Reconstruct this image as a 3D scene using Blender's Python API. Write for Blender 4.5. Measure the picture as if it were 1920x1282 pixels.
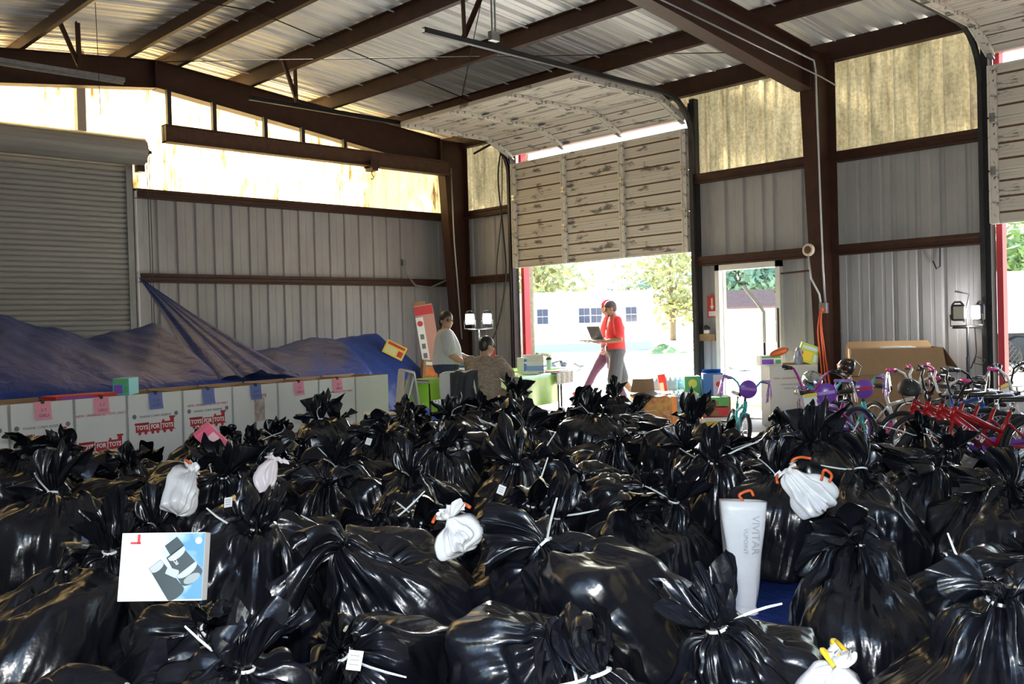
import bpy, bmesh, math, random
import numpy as np
from mathutils import Vector, Matrix
for _o in list(bpy.data.objects): bpy.data.objects.remove(_o)
SC = bpy.context.scene
COL = SC.collection
PI = math.pi

# ------------------------------------------------------------------ camera, sky, sun, exposure
cam_d = bpy.data.cameras.new('camera'); cam = bpy.data.objects.new('camera', cam_d); COL.objects.link(cam)
cam_d.sensor_width = 36.0; cam_d.lens = 1790.4 / 1920 * 36.0; cam_d.clip_end = 600
_r = Vector((0.71957, -0.69389, -0.02707)); _u = Vector((0.02942, -0.00848, 0.99953)); _f = Vector((0.69379, 0.72003, -0.01431))
cam.matrix_world = Matrix(((_r.x, _u.x, -_f.x, 0), (_r.y, _u.y, -_f.y, 0), (_r.z, _u.z, -_f.z, 1.37), (0, 0, 0, 1)))
SC.camera = cam
SC.view_settings.view_transform = 'Standard'; SC.view_settings.look = 'None'
SC.view_settings.gamma = 1.0; SC.view_settings.use_curve_mapping = False
SC.view_settings.exposure = 2.6
SC.cycles.adaptive_threshold = 0.04
SC.cycles.max_bounces = 6; SC.cycles.diffuse_bounces = 4; SC.cycles.glossy_bounces = 3; SC.cycles.transmission_bounces = 4; SC.cycles.caustics_reflective = False; SC.cycles.caustics_refractive = False
SUN_AZ, SUN_EL = math.radians(30.0), math.radians(27.0)      # azimuth from +y toward +x
world = bpy.data.worlds.new('world'); SC.world = world; world.use_nodes = True
_nt = world.node_tree; _nt.nodes.clear()
_sky = _nt.nodes.new('ShaderNodeTexSky'); _sky.sky_type = 'NISHITA'; _sky.sun_disc = False
_sky.sun_elevation = SUN_EL; _sky.sun_rotation = SUN_AZ; _sky.air_density = 1.2; _sky.dust_density = 1.2; _sky.ozone_density = 1.0
_bg = _nt.nodes.new('ShaderNodeBackground'); _bg.inputs['Strength'].default_value = 0.17
_wo = _nt.nodes.new('ShaderNodeOutputWorld')
_nt.links.new(_sky.outputs[0], _bg.inputs[0]); _nt.links.new(_bg.outputs[0], _wo.inputs[0])
_sd = bpy.data.lights.new('sun', 'SUN'); _sd.energy = 8.0; _sd.color = (1.0, 0.90, 0.72); _sd.angle = math.radians(0.6)
sun = bpy.data.objects.new('sun', _sd); COL.objects.link(sun)
_dir = Vector((math.sin(SUN_AZ) * math.cos(SUN_EL), math.cos(SUN_AZ) * math.cos(SUN_EL), math.sin(SUN_EL)))
sun.rotation_euler = _dir.to_track_quat('Z', 'Y').to_euler()
# the photographer's flash, just above the lens
_fd = bpy.data.lights.new('camera_flash', 'AREA'); _fd.shape = 'RECTANGLE'; _fd.size = 0.07; _fd.size_y = 0.04; _fd.energy = 22.0; _fd.color = (1, 0.98, 0.96)
flash = bpy.data.objects.new('camera_flash', _fd); COL.objects.link(flash)
flash.matrix_world = cam.matrix_world.copy(); flash.location = Vector((0, 0, 1.37)) + _u * 0.13 + _f * 0.02

# ------------------------------------------------------------------ helpers
class MB:
    """Collects shapes; build() links them as one mesh object."""
    def __init__(s): s.v = []; s.f = []; s.m = []
    def add(s, verts, faces, mi=0):
        o = len(s.v); s.v.extend([tuple(p) for p in verts])
        for f in faces: s.f.append(tuple(i + o for i in f)); s.m.append(mi)
    def box(s, c, d, mi=0, M=None):
        x, y, z = d[0] / 2, d[1] / 2, d[2] / 2
        vs = [Vector((sx * x, sy * y, sz * z)) for sx in (-1, 1) for sy in (-1, 1) for sz in (-1, 1)]
        if M is not None: vs = [M @ q for q in vs]
        vs = [q + Vector(c) for q in vs]
        s.add(vs, [(0, 1, 3, 2), (4, 6, 7, 5), (0, 4, 5, 1), (2, 3, 7, 6), (0, 2, 6, 4), (1, 5, 7, 3)], mi)
        return s
    def box2(s, a, b, mi=0):
        return s.box([(a[i] + b[i]) / 2 for i in range(3)], [abs(b[i] - a[i]) for i in range(3)], mi)
    def bevbox(s, c, d, r, mi=0, M=None):
        """box with chamfered edges"""
        x, y, z = d[0] / 2, d[1] / 2, d[2] / 2
        bm = bmesh.new(); bmesh.ops.create_cube(bm, size=1.0)
        for q in bm.verts: q.co = Vector((q.co.x * d[0], q.co.y * d[1], q.co.z * d[2]))
        bmesh.ops.bevel(bm, geom=list(bm.edges), offset=min(r, 0.45 * min(d)), segments=2, affect='EDGES', profile=0.6)
        bm.verts.index_update()
        vs = [q.co.copy() for q in bm.verts]
        if M is not None: vs = [M @ q for q in vs]
        s.add([q + Vector(c) for q in vs], [[q.index for q in f.verts] for f in bm.faces], mi); bm.free()
        return s
    def tube(s, pts, r, n=8, mi=0, cap=True, closed=False):
        pts = [Vector(p) for p in pts]; N = len(pts)
        rs = r if isinstance(r, (list, tuple)) else [r] * N
        rings = []; prev = None
        for i, p in enumerate(pts):
            if closed: t = pts[(i + 1) % N] - pts[i - 1]
            else: t = pts[min(i + 1, N - 1)] - pts[max(i - 1, 0)]
            if t.length < 1e-9: t = Vector((0, 0, 1))
            t.normalize()
            if prev is None:
                a = Vector((0, 0, 1)) if abs(t.z) < 0.9 else Vector((1, 0, 0)); prev = (a - t * a.dot(t)).normalized()
            else:
                prev = prev - t * prev.dot(t)
                prev = prev.normalized() if prev.length > 1e-6 else t.orthogonal().normalized()
            b = t.cross(prev)
            rings.append([p + (prev * math.cos(2 * PI * k / n) + b * math.sin(2 * PI * k / n)) * rs[i] for k in range(n)])
        s.loft(rings, mi, cap and not closed, closed)
        return s
    def loft(s, rings, mi=0, cap=True, closed=False):
        n = len(rings[0]); N = len(rings); vs = [q for rg in rings for q in rg]; fs = []
        for i in range(N if closed else N - 1):
            j = (i + 1) % N
            for k in range(n): fs.append((i * n + k, i * n + (k + 1) % n, j * n + (k + 1) % n, j * n + k))
        if cap: fs.append(tuple(range(n - 1, -1, -1))); fs.append(tuple((N - 1) * n + k for k in range(n)))
        s.add(vs, fs, mi); return s
    def ell(s, c, rad, mi=0, M=None, nu=16, nv=10, zmin=-1, zmax=1):
        """ellipsoid, optionally cut at zmin..zmax of the unit sphere"""
        a0, a1 = math.asin(max(-1, zmin)), math.asin(min(1, zmax)); rings = []
        for i in range(nv + 1):
            a = a0 + (a1 - a0) * i / nv; rr = max(math.cos(a), 1e-4); rings.append([])
            for k in range(nu):
                q = Vector((rad[0] * rr * math.cos(2 * PI * k / nu), rad[1] * rr * math.sin(2 * PI * k / nu), rad[2] * math.sin(a)))
                if M is not None: q = M @ q
                rings[-1].append(q + Vector(c))
        return s.loft(rings, mi, True)
    def lathe(s, prof, c=(0, 0, 0), n=16, mi=0, M=None, cap=True):
        rings = []
        for r, z in prof:
            rg = [Vector((max(r, 1e-4) * math.cos(2 * PI * k / n), max(r, 1e-4) * math.sin(2 * PI * k / n), z)) for k in range(n)]
            if M is not None: rg = [M @ q for q in rg]
            rings.append([q + Vector(c) for q in rg])
        return s.loft(rings, mi, cap)
    def prism(s, poly, vec, mi=0):
        """polygon of 3-D points extruded along vec"""
        n = len(poly); a = [Vector(q) for q in poly]; b = [q + Vector(vec) for q in a]
        s.add(a + b, [tuple(range(n - 1, -1, -1)), tuple(range(n, 2 * n))] + [(i, (i + 1) % n, n + (i + 1) % n, n + i) for i in range(n)], mi); return s
    def grid(s, fn, nu, nv, mi=0):
        vs = [fn(i / nu, j / nv) for j in range(nv + 1) for i in range(nu + 1)]
        s.add(vs, [(j * (nu + 1) + i, j * (nu + 1) + i + 1, (j + 1) * (nu + 1) + i + 1, (j + 1) * (nu + 1) + i) for j in range(nv) for i in range(nu)], mi); return s
    def mesh(s, name, mats, smooth=False):
        me = bpy.data.meshes.new(name); me.from_pydata([tuple(q) for q in s.v], [], s.f)
        for m in (mats if isinstance(mats, (list, tuple)) else [mats]): me.materials.append(m)
        me.polygons.foreach_set('material_index', s.m)
        if smooth: me.polygons.foreach_set('use_smooth', [True] * len(s.f))
        bm = bmesh.new(); bm.from_mesh(me); bmesh.ops.recalc_face_normals(bm, faces=bm.faces); bm.to_mesh(me); bm.free()
        me.update(); return me
    def build(s, name, mats, parent=None, smooth=False, loc=None, rot=None):
        return link(name, s.mesh(name, mats, smooth), parent, loc, rot)

def smooth(P, n=6):
    """points along a Catmull-Rom curve through P"""
    P = [Vector(q) for q in P]; Q = [P[0] * 2 - P[1]] + P + [P[-1] * 2 - P[-2]]; out = []
    for i in range(1, len(Q) - 2):
        a, b, c, d = Q[i - 1:i + 3]
        for k in range(n): t = k / n; out.append(0.5 * ((2 * b) + (c - a) * t + (2 * a - 5 * b + 4 * c - d) * t * t + (3 * b - a - 3 * c + d) * t ** 3))
    return out + [P[-1]]

def link(name, me, parent=None, loc=None, rot=None):
    o = bpy.data.objects.new(name, me); COL.objects.link(o)
    if parent is not None: o.parent = parent
    if loc is not None: o.location = loc
    if rot is not None: o.rotation_euler = rot
    return o
def tag(o, label=None, cat=None, group=None, kind=None):
    if label: o['label'] = label
    if cat: o['category'] = cat
    if group: o['group'] = group
    if kind: o['kind'] = kind
    return o
def empty(name, loc=(0, 0, 0), rz=0.0, label=None, cat=None, group=None, kind=None, parent=None):
    o = bpy.data.objects.new(name, None); COL.objects.link(o); o.empty_display_size = 0.1
    o.location = loc; o.rotation_euler = (0, 0, rz)
    if parent is not None: o.parent = parent
    return tag(o, label, cat, group, kind)
def copy_tree(o, parent=None):
    c = o.copy(); COL.objects.link(c)
    if parent is not None: c.parent = parent
    for ch in KIDS(o): copy_tree(ch, c)
    return c
def KIDS(o): return [q for q in bpy.data.objects if q.parent == o]
def R(d): return math.radians(d)
def rotz(a): return Matrix.Rotation(a, 3, 'Z')
def rotm(x=0, y=0, z=0): return Matrix.Rotation(z, 3, 'Z') @ Matrix.Rotation(y, 3, 'Y') @ Matrix.Rotation(x, 3, 'X')

# ------------------------------------------------------------------ materials
MATS = {}
def mat(name, col, rough=0.6, metal=0.0, spec=0.5, var=0.0, vscale=4.0, bump=0.0, bscale=30.0, emit=None, estr=0.0, coat=0.0, stretch=None, trans=0.0, alpha=1.0, col2=None, cut=0.0):
    """Principled material; var mixes towards col2 (or a darker tone) by noise; cut > 0 makes that mix patchy."""
    if name in MATS: return MATS[name]
    m = bpy.data.materials.new(name); m.use_nodes = True; nt = m.node_tree; b = nt.nodes['Principled BSDF']
    c = (col[0], col[1], col[2], 1)
    b.inputs['Base Color'].default_value = c; b.inputs['Roughness'].default_value = rough; b.inputs['Metallic'].default_value = metal
    b.inputs['Specular IOR Level'].default_value = spec; b.inputs['Coat Weight'].default_value = coat
    b.inputs['Transmission Weight'].default_value = trans; b.inputs['Alpha'].default_value = alpha
    if emit: b.inputs['Emission Color'].default_value = (*emit, 1); b.inputs['Emission Strength'].default_value = estr
    if var > 0 or bump > 0:
        tc = nt.nodes.new('ShaderNodeTexCoord'); mp = nt.nodes.new('ShaderNodeMapping'); nt.links.new(tc.outputs['Object'], mp.inputs[0])
        if stretch: mp.inputs['Scale'].default_value = stretch
    if var > 0:
        nz = nt.nodes.new('ShaderNodeTexNoise'); nz.inputs['Scale'].default_value = vscale; nz.inputs['Detail'].default_value = 6; nz.inputs['Roughness'].default_value = 0.65
        nt.links.new(mp.outputs[0], nz.inputs['Vector'])
        rp = nt.nodes.new('ShaderNodeValToRGB'); d = col2 or tuple(q * (1 - var) for q in col)
        if cut > 0: rp.color_ramp.elements[0].position = cut - 0.03; rp.color_ramp.elements[1].position = cut + 0.03
        else: rp.color_ramp.elements[0].position = 0.32; rp.color_ramp.elements[1].position = 0.68
        rp.color_ramp.elements[0].color = c; e = tuple(col[i] * (1 - var) + d[i] * var for i in range(3)) if col2 else d
        rp.color_ramp.elements[1].color = (*e, 1)
        nt.links.new(nz.outputs['Fac'], rp.inputs[0]); nt.links.new(rp.outputs[0], b.inputs['Base Color'])
    if bump > 0:
        n2 = nt.nodes.new('ShaderNodeTexNoise'); n2.inputs['Scale'].default_value = bscale; n2.inputs['Detail'].default_value = 4
        nt.links.new(mp.outputs[0], n2.inputs['Vector'])
        bp = nt.nodes.new('ShaderNodeBump'); bp.inputs['Strength'].default_value = bump; bp.inputs['Distance'].default_value = 0.02
        nt.links.new(n2.outputs['Fac'], bp.inputs['Height']); nt.links.new(bp.outputs[0], b.inputs['Normal'])
    MATS[name] = m; return m

def text_mesh(name, s, size, m, bold=0.0, extrude=0.0008, align='CENTER'):
    cu = bpy.data.curves.new(name, 'FONT'); cu.body = s; cu.size = size; cu.extrude = extrude; cu.offset = bold
    cu.align_x = align; cu.align_y = 'CENTER'; cu.resolution_u = 2
    o = bpy.data.objects.new(name, cu); COL.objects.link(o)
    bpy.context.view_layer.update()
    me = bpy.data.meshes.new_from_object(o.evaluated_get(bpy.context.evaluated_depsgraph_get()))
    bpy.data.objects.remove(o); bpy.data.curves.remove(cu); me.name = name
    me.materials.clear(); me.materials.append(m); return me
TEXTS = {}
def text(name, s, size, m, parent, loc, rot=(PI / 2, 0, 0), bold=0.0, sx=1.0):
    k = (s, size, m.name, bold)
    if k not in TEXTS: TEXTS[k] = text_mesh(name, s, size, m, bold)
    o = link(name, TEXTS[k], parent, loc, rot); o.scale = (sx, 1, 1); return o
# ------------------------------------------------------------------ the building
XW, YW = 11.82, 14.04          # inner planes of the two walls in view
XO, YB = -0.30, -8.60          # the two walls behind the photographer
RX = 5.9                       # ridge
FRAMES = (13.35, 6.10, -1.15)
def deck(x): return 5.52 - 0.095 * abs(x - RX)
PITCH = 0.3048
m_steel = mat('painted_wall_steel', (0.41, 0.41, 0.43), 0.5, 0.0, 0.4, var=0.22, vscale=2.2, stretch=(1, 1, 0.35), bump=0.05, bscale=14)
m_roof = mat('galvanised_roof_steel', (0.84, 0.85, 0.86), 0.42, 0.2, 0.5, var=0.08, vscale=1.6, stretch=(0.5, 1.5, 1))
m_red = mat('red_oxide_steel', (0.058, 0.021, 0.013), 0.55, 0.0, 0.4, var=0.45, vscale=6, bump=0.08, bscale=25)
m_dark = mat('dark_steel', (0.035, 0.036, 0.040), 0.45, 0.3, 0.5, var=0.4, vscale=9)
m_galv = mat('galvanised_steel', (0.42, 0.44, 0.46), 0.35, 0.8, 0.5, var=0.3, vscale=12)
m_concrete = mat('concrete_floor', (0.36, 0.35, 0.33), 0.75, 0, 0.3, var=0.35, vscale=1.6, bump=0.08, bscale=20)
def fibreglass(name, dirt, clean, fac, lo, hi):
    m = bpy.data.materials.new(name); m.use_nodes = True; nt = m.node_tree; nt.nodes.clear()
    L = nt.links.new; N = nt.nodes.new
    tc = N('ShaderNodeTexCoord'); mp = N('ShaderNodeMapping'); mp.inputs['Scale'].default_value = (5.0, 5.0, 0.9); L(tc.outputs['Object'], mp.inputs[0])
    n1 = N('ShaderNodeTexNoise'); n1.inputs['Scale'].default_value = 1.0; n1.inputs['Detail'].default_value = 8; n1.inputs['Roughness'].default_value = 0.7; L(mp.outputs[0], n1.inputs['Vector'])
    r1 = N('ShaderNodeValToRGB'); r1.color_ramp.elements[0].position = lo; r1.color_ramp.elements[1].position = hi
    r1.color_ramp.elements[0].color = (*dirt, 1); r1.color_ramp.elements[1].color = (*clean, 1); L(n1.outputs['Fac'], r1.inputs[0])
    n2 = N('ShaderNodeTexNoise'); n2.inputs['Scale'].default_value = 26; n2.inputs['Detail'].default_value = 5; L(tc.outputs['Object'], n2.inputs['Vector'])
    r2 = N('ShaderNodeValToRGB'); r2.color_ramp.elements[0].position = 0.3; r2.color_ramp.elements[1].position = 0.7
    r2.color_ramp.elements[0].color = (0.62, 0.60, 0.55, 1); r2.color_ramp.elements[1].color = (1, 1, 1, 1); L(n2.outputs['Fac'], r2.inputs[0])
    mx = N('ShaderNodeMix'); mx.data_type = 'RGBA'; mx.blend_type = 'MULTIPLY'; mx.inputs[0].default_value = 1.0
    L(r1.outputs[0], mx.inputs[6]); L(r2.outputs[0], mx.inputs[7])
    tr = N('ShaderNodeBsdfTranslucent'); L(mx.outputs[2], tr.inputs[0])
    df = N('ShaderNodeBsdfPrincipled'); df.inputs['Roughness'].default_value = 0.4; L(mx.outputs[2], df.inputs['Base Color'])
    ms = N('ShaderNodeMixShader'); ms.inputs[0].default_value = fac; L(df.outputs[0], ms.inputs[1]); L(tr.outputs[0], ms.inputs[2])
    out = N('ShaderNodeOutputMaterial'); L(ms.outputs[0], out.inputs[0]); return m
m_fibre = fibreglass('yellowed_fibreglass', (0.10, 0.055, 0.018), (0.95, 0.73, 0.37), 0.56, 0.37, 0.52)
m_fibre2 = fibreglass('shaded_fibreglass', (0.10, 0.088, 0.05), (0.40, 0.345, 0.22), 0.5, 0.28, 0.66)  # side wall sheets: tree shade and weaker sun darkened into the colour, plus stains

def profile(w):
    """ribbed sheet, ribs away from the room: list of (along, out)"""
    pts = [(0, 0)]; n = max(1, round(w / PITCH))
    for i in range(n):
        o = i * PITCH
        pts += [(o + 0.050, 0), (o + 0.066, 0.032), (o + 0.106, 0.032), (o + 0.122, 0), (o + 0.205, 0), (o + 0.215, 0.004), (o + 0.245, 0.004), (o + 0.255, 0)]
    return [q for q in pts if q[0] < w - 1e-4] + [(w, 0)]
SHEETS = {}
def sheet(axis, a0, a1, z0, ztop, name, m, parent):
    """one wall sheet along x (end wall) or y (side wall); ztop may be a function"""
    w = abs(a1 - a0); f = ztop if callable(ztop) else (lambda a: ztop)
    vs, fs = [], []; pr = profile(w)
    ph = {'x': XPH, 'y': YPH}[axis]
    for s, d in pr:
        a = a0 + s
        for z in (z0, f(a)): vs.append((a, YW + d, z) if axis == 'x' else (XW + d, a, z))
    for i in range(len(pr) - 1): fs.append((2 * i, 2 * i + 2, 2 * i + 3, 2 * i + 1))
    mb = MB(); mb.add(vs, fs); return mb.build(name, m, parent)
XPH, YPH = 6.158 - 0.086, 7.87 + 0.086
def sheets(axis, lo, hi, z0, ztop, name, m, parent, cols=3):
    """sheets of three ribs each from lo to hi on the pitch of the wall"""
    ph = XPH if axis == 'x' else YPH; step = PITCH * cols
    a = ph + math.floor((lo - ph) / step) * step
    while a < hi - 1e-3:
        l, h = max(a, lo), min(a + step, hi)
        if h - l > 0.03: sheet(axis, l, h, z0, ztop, name, m, parent)
        a += step

# floor and ground
fl = MB().box2((XO, YB, -0.15), (XW + 0.05, YW + 0.05, 0)).build('floor', m_concrete); tag(fl, 'grey concrete floor slab of the warehouse', None, None, 'structure')
def ground_mat():
    m = bpy.data.materials.new('sandy_ground'); m.use_nodes = True; nt = m.node_tree; b = nt.nodes['Principled BSDF']; b.inputs['Roughness'].default_value = 0.9
    L = nt.links.new; N = nt.nodes.new; tc = N('ShaderNodeTexCoord')
    n1 = N('ShaderNodeTexNoise'); n1.inputs['Scale'].default_value = 0.16; n1.inputs['Detail'].default_value = 8; n1.inputs['Roughness'].default_value = 0.7; L(tc.outputs['Object'], n1.inputs['Vector'])
    r1 = N('ShaderNodeValToRGB'); r1.color_ramp.elements[0].position = 0.50; r1.color_ramp.elements[1].position = 0.62
    r1.color_ramp.elements[0].color = (0.62, 0.58, 0.50, 1); r1.color_ramp.elements[1].color = (0.30, 0.29, 0.12, 1); L(n1.outputs['Fac'], r1.inputs[0]); L(r1.outputs[0], b.inputs['Base Color']); return m
def ground_fn(u, v):
    return (-120 + 300 * u, -150 + 330 * v, -0.03)
gr = MB().grid(ground_fn, 4, 4).build('ground', ground_mat()); tag(gr, 'sunlit sandy yard with patches of dry grass', None, None, 'structure')

# walls
wl = empty('wall_end', label='corrugated end wall with glowing translucent upper sheets', kind='structure')
RDX0, RDX1 = 2.02, 5.74       # roll-up door opening
sheets('x', RDX1 + 0.02, XW + 0.03, 0, 3.60, 'wall_panel', m_steel, wl)
sheets('x', XO, RDX0, 0, 3.60, 'wall_panel', m_steel, wl)
sheets('x', RDX1 + 0.02, XW + 0.03, 3.56, lambda a: deck(a) - 0.01, 'translucent_panel', m_fibre, wl)
sheets('x', RDX0, RDX1 + 0.02, 3.95, lambda a: deck(a) - 0.01, 'translucent_panel', m_fibre, wl)
sheets('x', XO, RDX0, 3.56, lambda a: deck(a) - 0.01, 'translucent_panel', m_fibre, wl)
ws = empty('wall_side', label='corrugated side wall with golden translucent sheets under the eave', kind='structure')
D1 = (8.30, 12.02); D2 = (0.38, 4.10); MD = (6.93, 7.84)   # two sectional doors, the walk door
EAVE = deck(XW) - 0.02
for lo, hi in ((D1[1] + 0.02, YW + 0.03), (MD[1] + 0.06, D1[0]), (D2[1], MD[0] - 0.06), (YB, D2[0])):
    sheets('y', lo, hi, 0, 3.56, 'wall_panel', m_steel, ws)
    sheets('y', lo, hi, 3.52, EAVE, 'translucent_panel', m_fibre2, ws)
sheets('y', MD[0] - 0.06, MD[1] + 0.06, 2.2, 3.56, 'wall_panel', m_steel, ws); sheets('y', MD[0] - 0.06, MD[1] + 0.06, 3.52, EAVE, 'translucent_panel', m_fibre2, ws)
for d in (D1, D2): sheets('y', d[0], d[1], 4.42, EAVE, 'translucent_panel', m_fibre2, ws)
# the side the photographer stands in: an open doorway; and the far end behind him
wo = MB()
OD = [(-4.2, 1.8)]
wo.box2((XO - 0.1, YB, 4.2), (XO, YW, deck(XO)))
a = YB
for d in OD: wo.box2((XO - 0.1, a, 0), (XO, d[0], 4.2)); a = d[1]
wo.box2((XO - 0.1, a, 0), (XO, YW, 4.2))
wo = wo.build('wall_entrance', m_steel); tag(wo, 'plain steel side wall behind the photographer with an open doorway', None, None, 'structure')
wb = MB().box2((XO - 0.1, YB - 0.1, 0), (XW + 0.1, YB, 5.5)).build('wall_back', m_steel); tag(wb, 'plain steel wall at the far end behind the photographer', None, None, 'structure')

# roof: sheets run down the slope, three ribs each
rf = empty('ceiling', label='unlined ribbed steel roof sheets over brown purlins', kind='structure')
def roof_mesh(sgn):
    pr = [(0, 0), (0.004, -0.02), (0.020, -0.02), (0.024, 0)]
    for i in range(3): pr += [(i * PITCH + q, d) for q, d in ((0.05, 0), (0.07, 0.05), (0.135, 0.05), (0.155, 0), (0.225, 0), (0.23, 0.008), (0.25, 0.008), (0.255, 0))]
    pr.append((PITCH * 3, 0)); vs, fs = [], []
    x0, x1 = RX, (XW + 0.25 if sgn > 0 else XO - 0.25)
    for s, d in pr:
        for x in (x0, x1): vs.append((x, s, deck(x) + d * 1.1))
    for i in range(len(pr) - 1): fs.append((2 * i, 2 * i + 2, 2 * i + 3, 2 * i + 1))
    mb = MB(); mb.add(vs, fs); return mb.mesh('roof_panel', m_roof)
_rm = (roof_mesh(1), roof_mesh(-1)); y = YB - 0.1
while y < YW + 0.1:
    for k in (0, 1): link('roof_panel', _rm[k], rf, (0, y, 0))
    y += PITCH * 3
rc = MB()
for sgn in (1, -1): rc.prism([(RX, YB - 0.1, deck(RX) + 0.06), (RX + sgn * 0.3, YB - 0.1, deck(RX + 0.3) + 0.05), (RX + sgn * 0.3, YB - 0.1, deck(RX + 0.3) + 0.04), (RX, YB - 0.1, deck(RX) + 0.05)], (0, YW - YB + 0.3, 0))
rc.build('ridge_cap', m_roof, rf)

# rigid frames
def i_member(name, top, bot, y, m, label, group, fw=0.20, ft=0.012, wt=0.008):
    """tapered I member in the plane y: top and bottom are lists of (x, z) that mirror each other"""
    mb = MB(); n = len(top)
    for i in range(n - 1):
        for q0, q1 in ((top[i], top[i + 1]), (bot[i], bot[i + 1])):
            d = Vector((q1[0] - q0[0], 0, q1[1] - q0[1])).normalized(); nn = Vector((-d.z, 0, d.x)) * ft / 2
            P = [Vector((q0[0], y - fw / 2, q0[1])) - nn, Vector((q1[0], y - fw / 2, q1[1])) - nn, Vector((q1[0], y - fw / 2, q1[1])) + nn, Vector((q0[0], y - fw / 2, q0[1])) + nn]
            mb.prism(P, (0, fw, 0))
        mb.prism([(top[i][0], y - wt / 2, top[i][1]), (top[i + 1][0], y - wt / 2, top[i + 1][1]), (bot[i + 1][0], y - wt / 2, bot[i + 1][1]), (bot[i][0], y - wt / 2, bot[i][1])], (0, wt, 0))
    # end plates
    for i in (0, n - 1):
        q0, q1 = Vector((top[i][0], y, top[i][1])), Vector((bot[i][0], y, bot[i][1])); d = (q1 - q0); mid = (q0 + q1) / 2
        mb.box(mid, (0.016, fw * 0.96, d.length) if abs(d.z) > abs(d.x) else (d.length, fw * 0.96, 0.016), 0)
    o = mb.build(name, m); return tag(o, label, None, group, 'structure')
def rtop(x): return deck(x) - 0.205
names = ['at the end wall', 'beside the walk door', 'behind the photographer']
for fi, y in enumerate(FRAMES):
    for sgn in (1, -1):
        X = lambda a: RX + sgn * (a - RX)
        top = [(X(RX + 0.01), rtop(RX)), (X(8.5), rtop(8.5)), (X(11.12), rtop(11.12))]
        bot = [(X(RX + 0.01), rtop(RX) - 0.385), (X(8.5), rtop(8.5) - 0.455), (X(11.12), rtop(11.12) - 0.545)]
        i_member('roof_rafter', top, bot, y, m_red, 'tapered brown steel rafter %s, %s slope' % (names[fi], 'near' if sgn < 0 else 'far'), 'steel frames')
        top = [(X(11.74), rtop(11.74) + 0.02), (X(11.74), 2.2), (X(11.74), 0.01)]
        bot = [(X(11.16), rtop(11.16) - 0.0), (X(11.34), 2.2), (X(11.50), 0.01)]
        if sgn > 0 or fi == 0:
            i_member('steel_column', top, bot, y, m_red, 'tapered brown steel column %s%s' % (names[fi], '' if sgn > 0 else ', entrance side'), 'steel frames')
# purlins (Z sections) and eave struts
def zee(x, y0, y1, label, dz=0.0, h=0.2):
    z = deck(x) - 0.004 + dz; s = 1 if x > RX else -1; t = 0.004
    P = [(x - s * 0.065, z), (x, z), (x, z - h), (x + s * 0.065, z - h), (x + s * 0.065, z - h + 0.018), (x + s * 0.058, z - h + 0.018), (x + s * 0.058, z - h + t), (x + s * t, z - h + t), (x + s * t, z - t), (x - s * 0.065, z - t)]
    P = [(q[0], y0, q[1] - (0.095 * (abs(q[0] - RX) - abs(x - RX)))) for q in P]
    mb = MB(); mb.prism(P, (0, y1 - y0, 0)); return tag(mb.build('roof_purlin', m_red), label, None, 'roof purlins', 'structure')
for i, x in enumerate((6.2, 7.35, 8.8, 10.2)): zee(x, YB, YW, 'brown steel purlin, %s down the far roof slope from the ridge' % ('first', 'second', 'third', 'fourth')[i])
for i, x in enumerate((5.52, 4.15, 2.7, 1.3)): zee(x, YB, YW, 'brown steel purlin, %s down the near roof slope from the ridge' % ('first', 'second', 'third', 'fourth')[i])
for x, n in ((XW - 0.10, 'far'), (XO + 0.1, 'near')):
    z = deck(x); o = MB().prism([(x - 0.06, YB, z + 0.0), (x + 0.06, YB, z - 0.01), (x + 0.06, YB, z - 0.25), (x - 0.06, YB, z - 0.25)], (0, YW - YB, 0)).build('eave_strut', m_red); tag(o, 'brown steel eave strut along the top of the %s side wall' % n, None, None, 'structure')
# girts
def girt(axis, a0, a1, ztop, label, h=0.135):
    t, dp = 0.004, 0.13; mb = MB()
    def P(u, z): return (a0, YW - u, z) if axis == 'x' else (XW - u, a0, z)
    prof = [(0.005, ztop), (dp, ztop), (dp, ztop - 0.045), (dp - 0.012, ztop - 0.055), (dp - 0.012, ztop - h + 0.03), (dp, ztop - h + 0.02), (dp, ztop - h), (0.005, ztop - h), (0.005, ztop - h + t), (dp - 0.03, ztop - h + t), (dp - 0.03, ztop - t), (0.005, ztop - t)]
    v = (a1 - a0, 0, 0) if axis == 'x' else (0, a1 - a0, 0)
    mb.prism([P(*q) for q in prof], v); return tag(mb.build('wall_girt', m_red), label, None, 'wall girts', 'structure')
girt('x', RDX1 + 0.10, XW, 3.58, 'upper brown girt on the end wall under the glowing sheets')
girt('x', RDX1 + 0.10, XW, 2.33, 'lower brown girt on the end wall, tarp tied to it')
for lo, hi, n in ((D1[1] + 0.14, YW - 0.13, 'between the corner and the raised door'), (6.2, D1[0] - 0.1, 'above the walk door'), (D2[1] + 0.08, 6.0, 'between column and half-raised door at right')):
    girt('y', lo, hi, 3.55, 'upper brown girt %s' % n)
    girt('y', lo, hi, 2.34, 'lower brown girt %s' % n)
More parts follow.
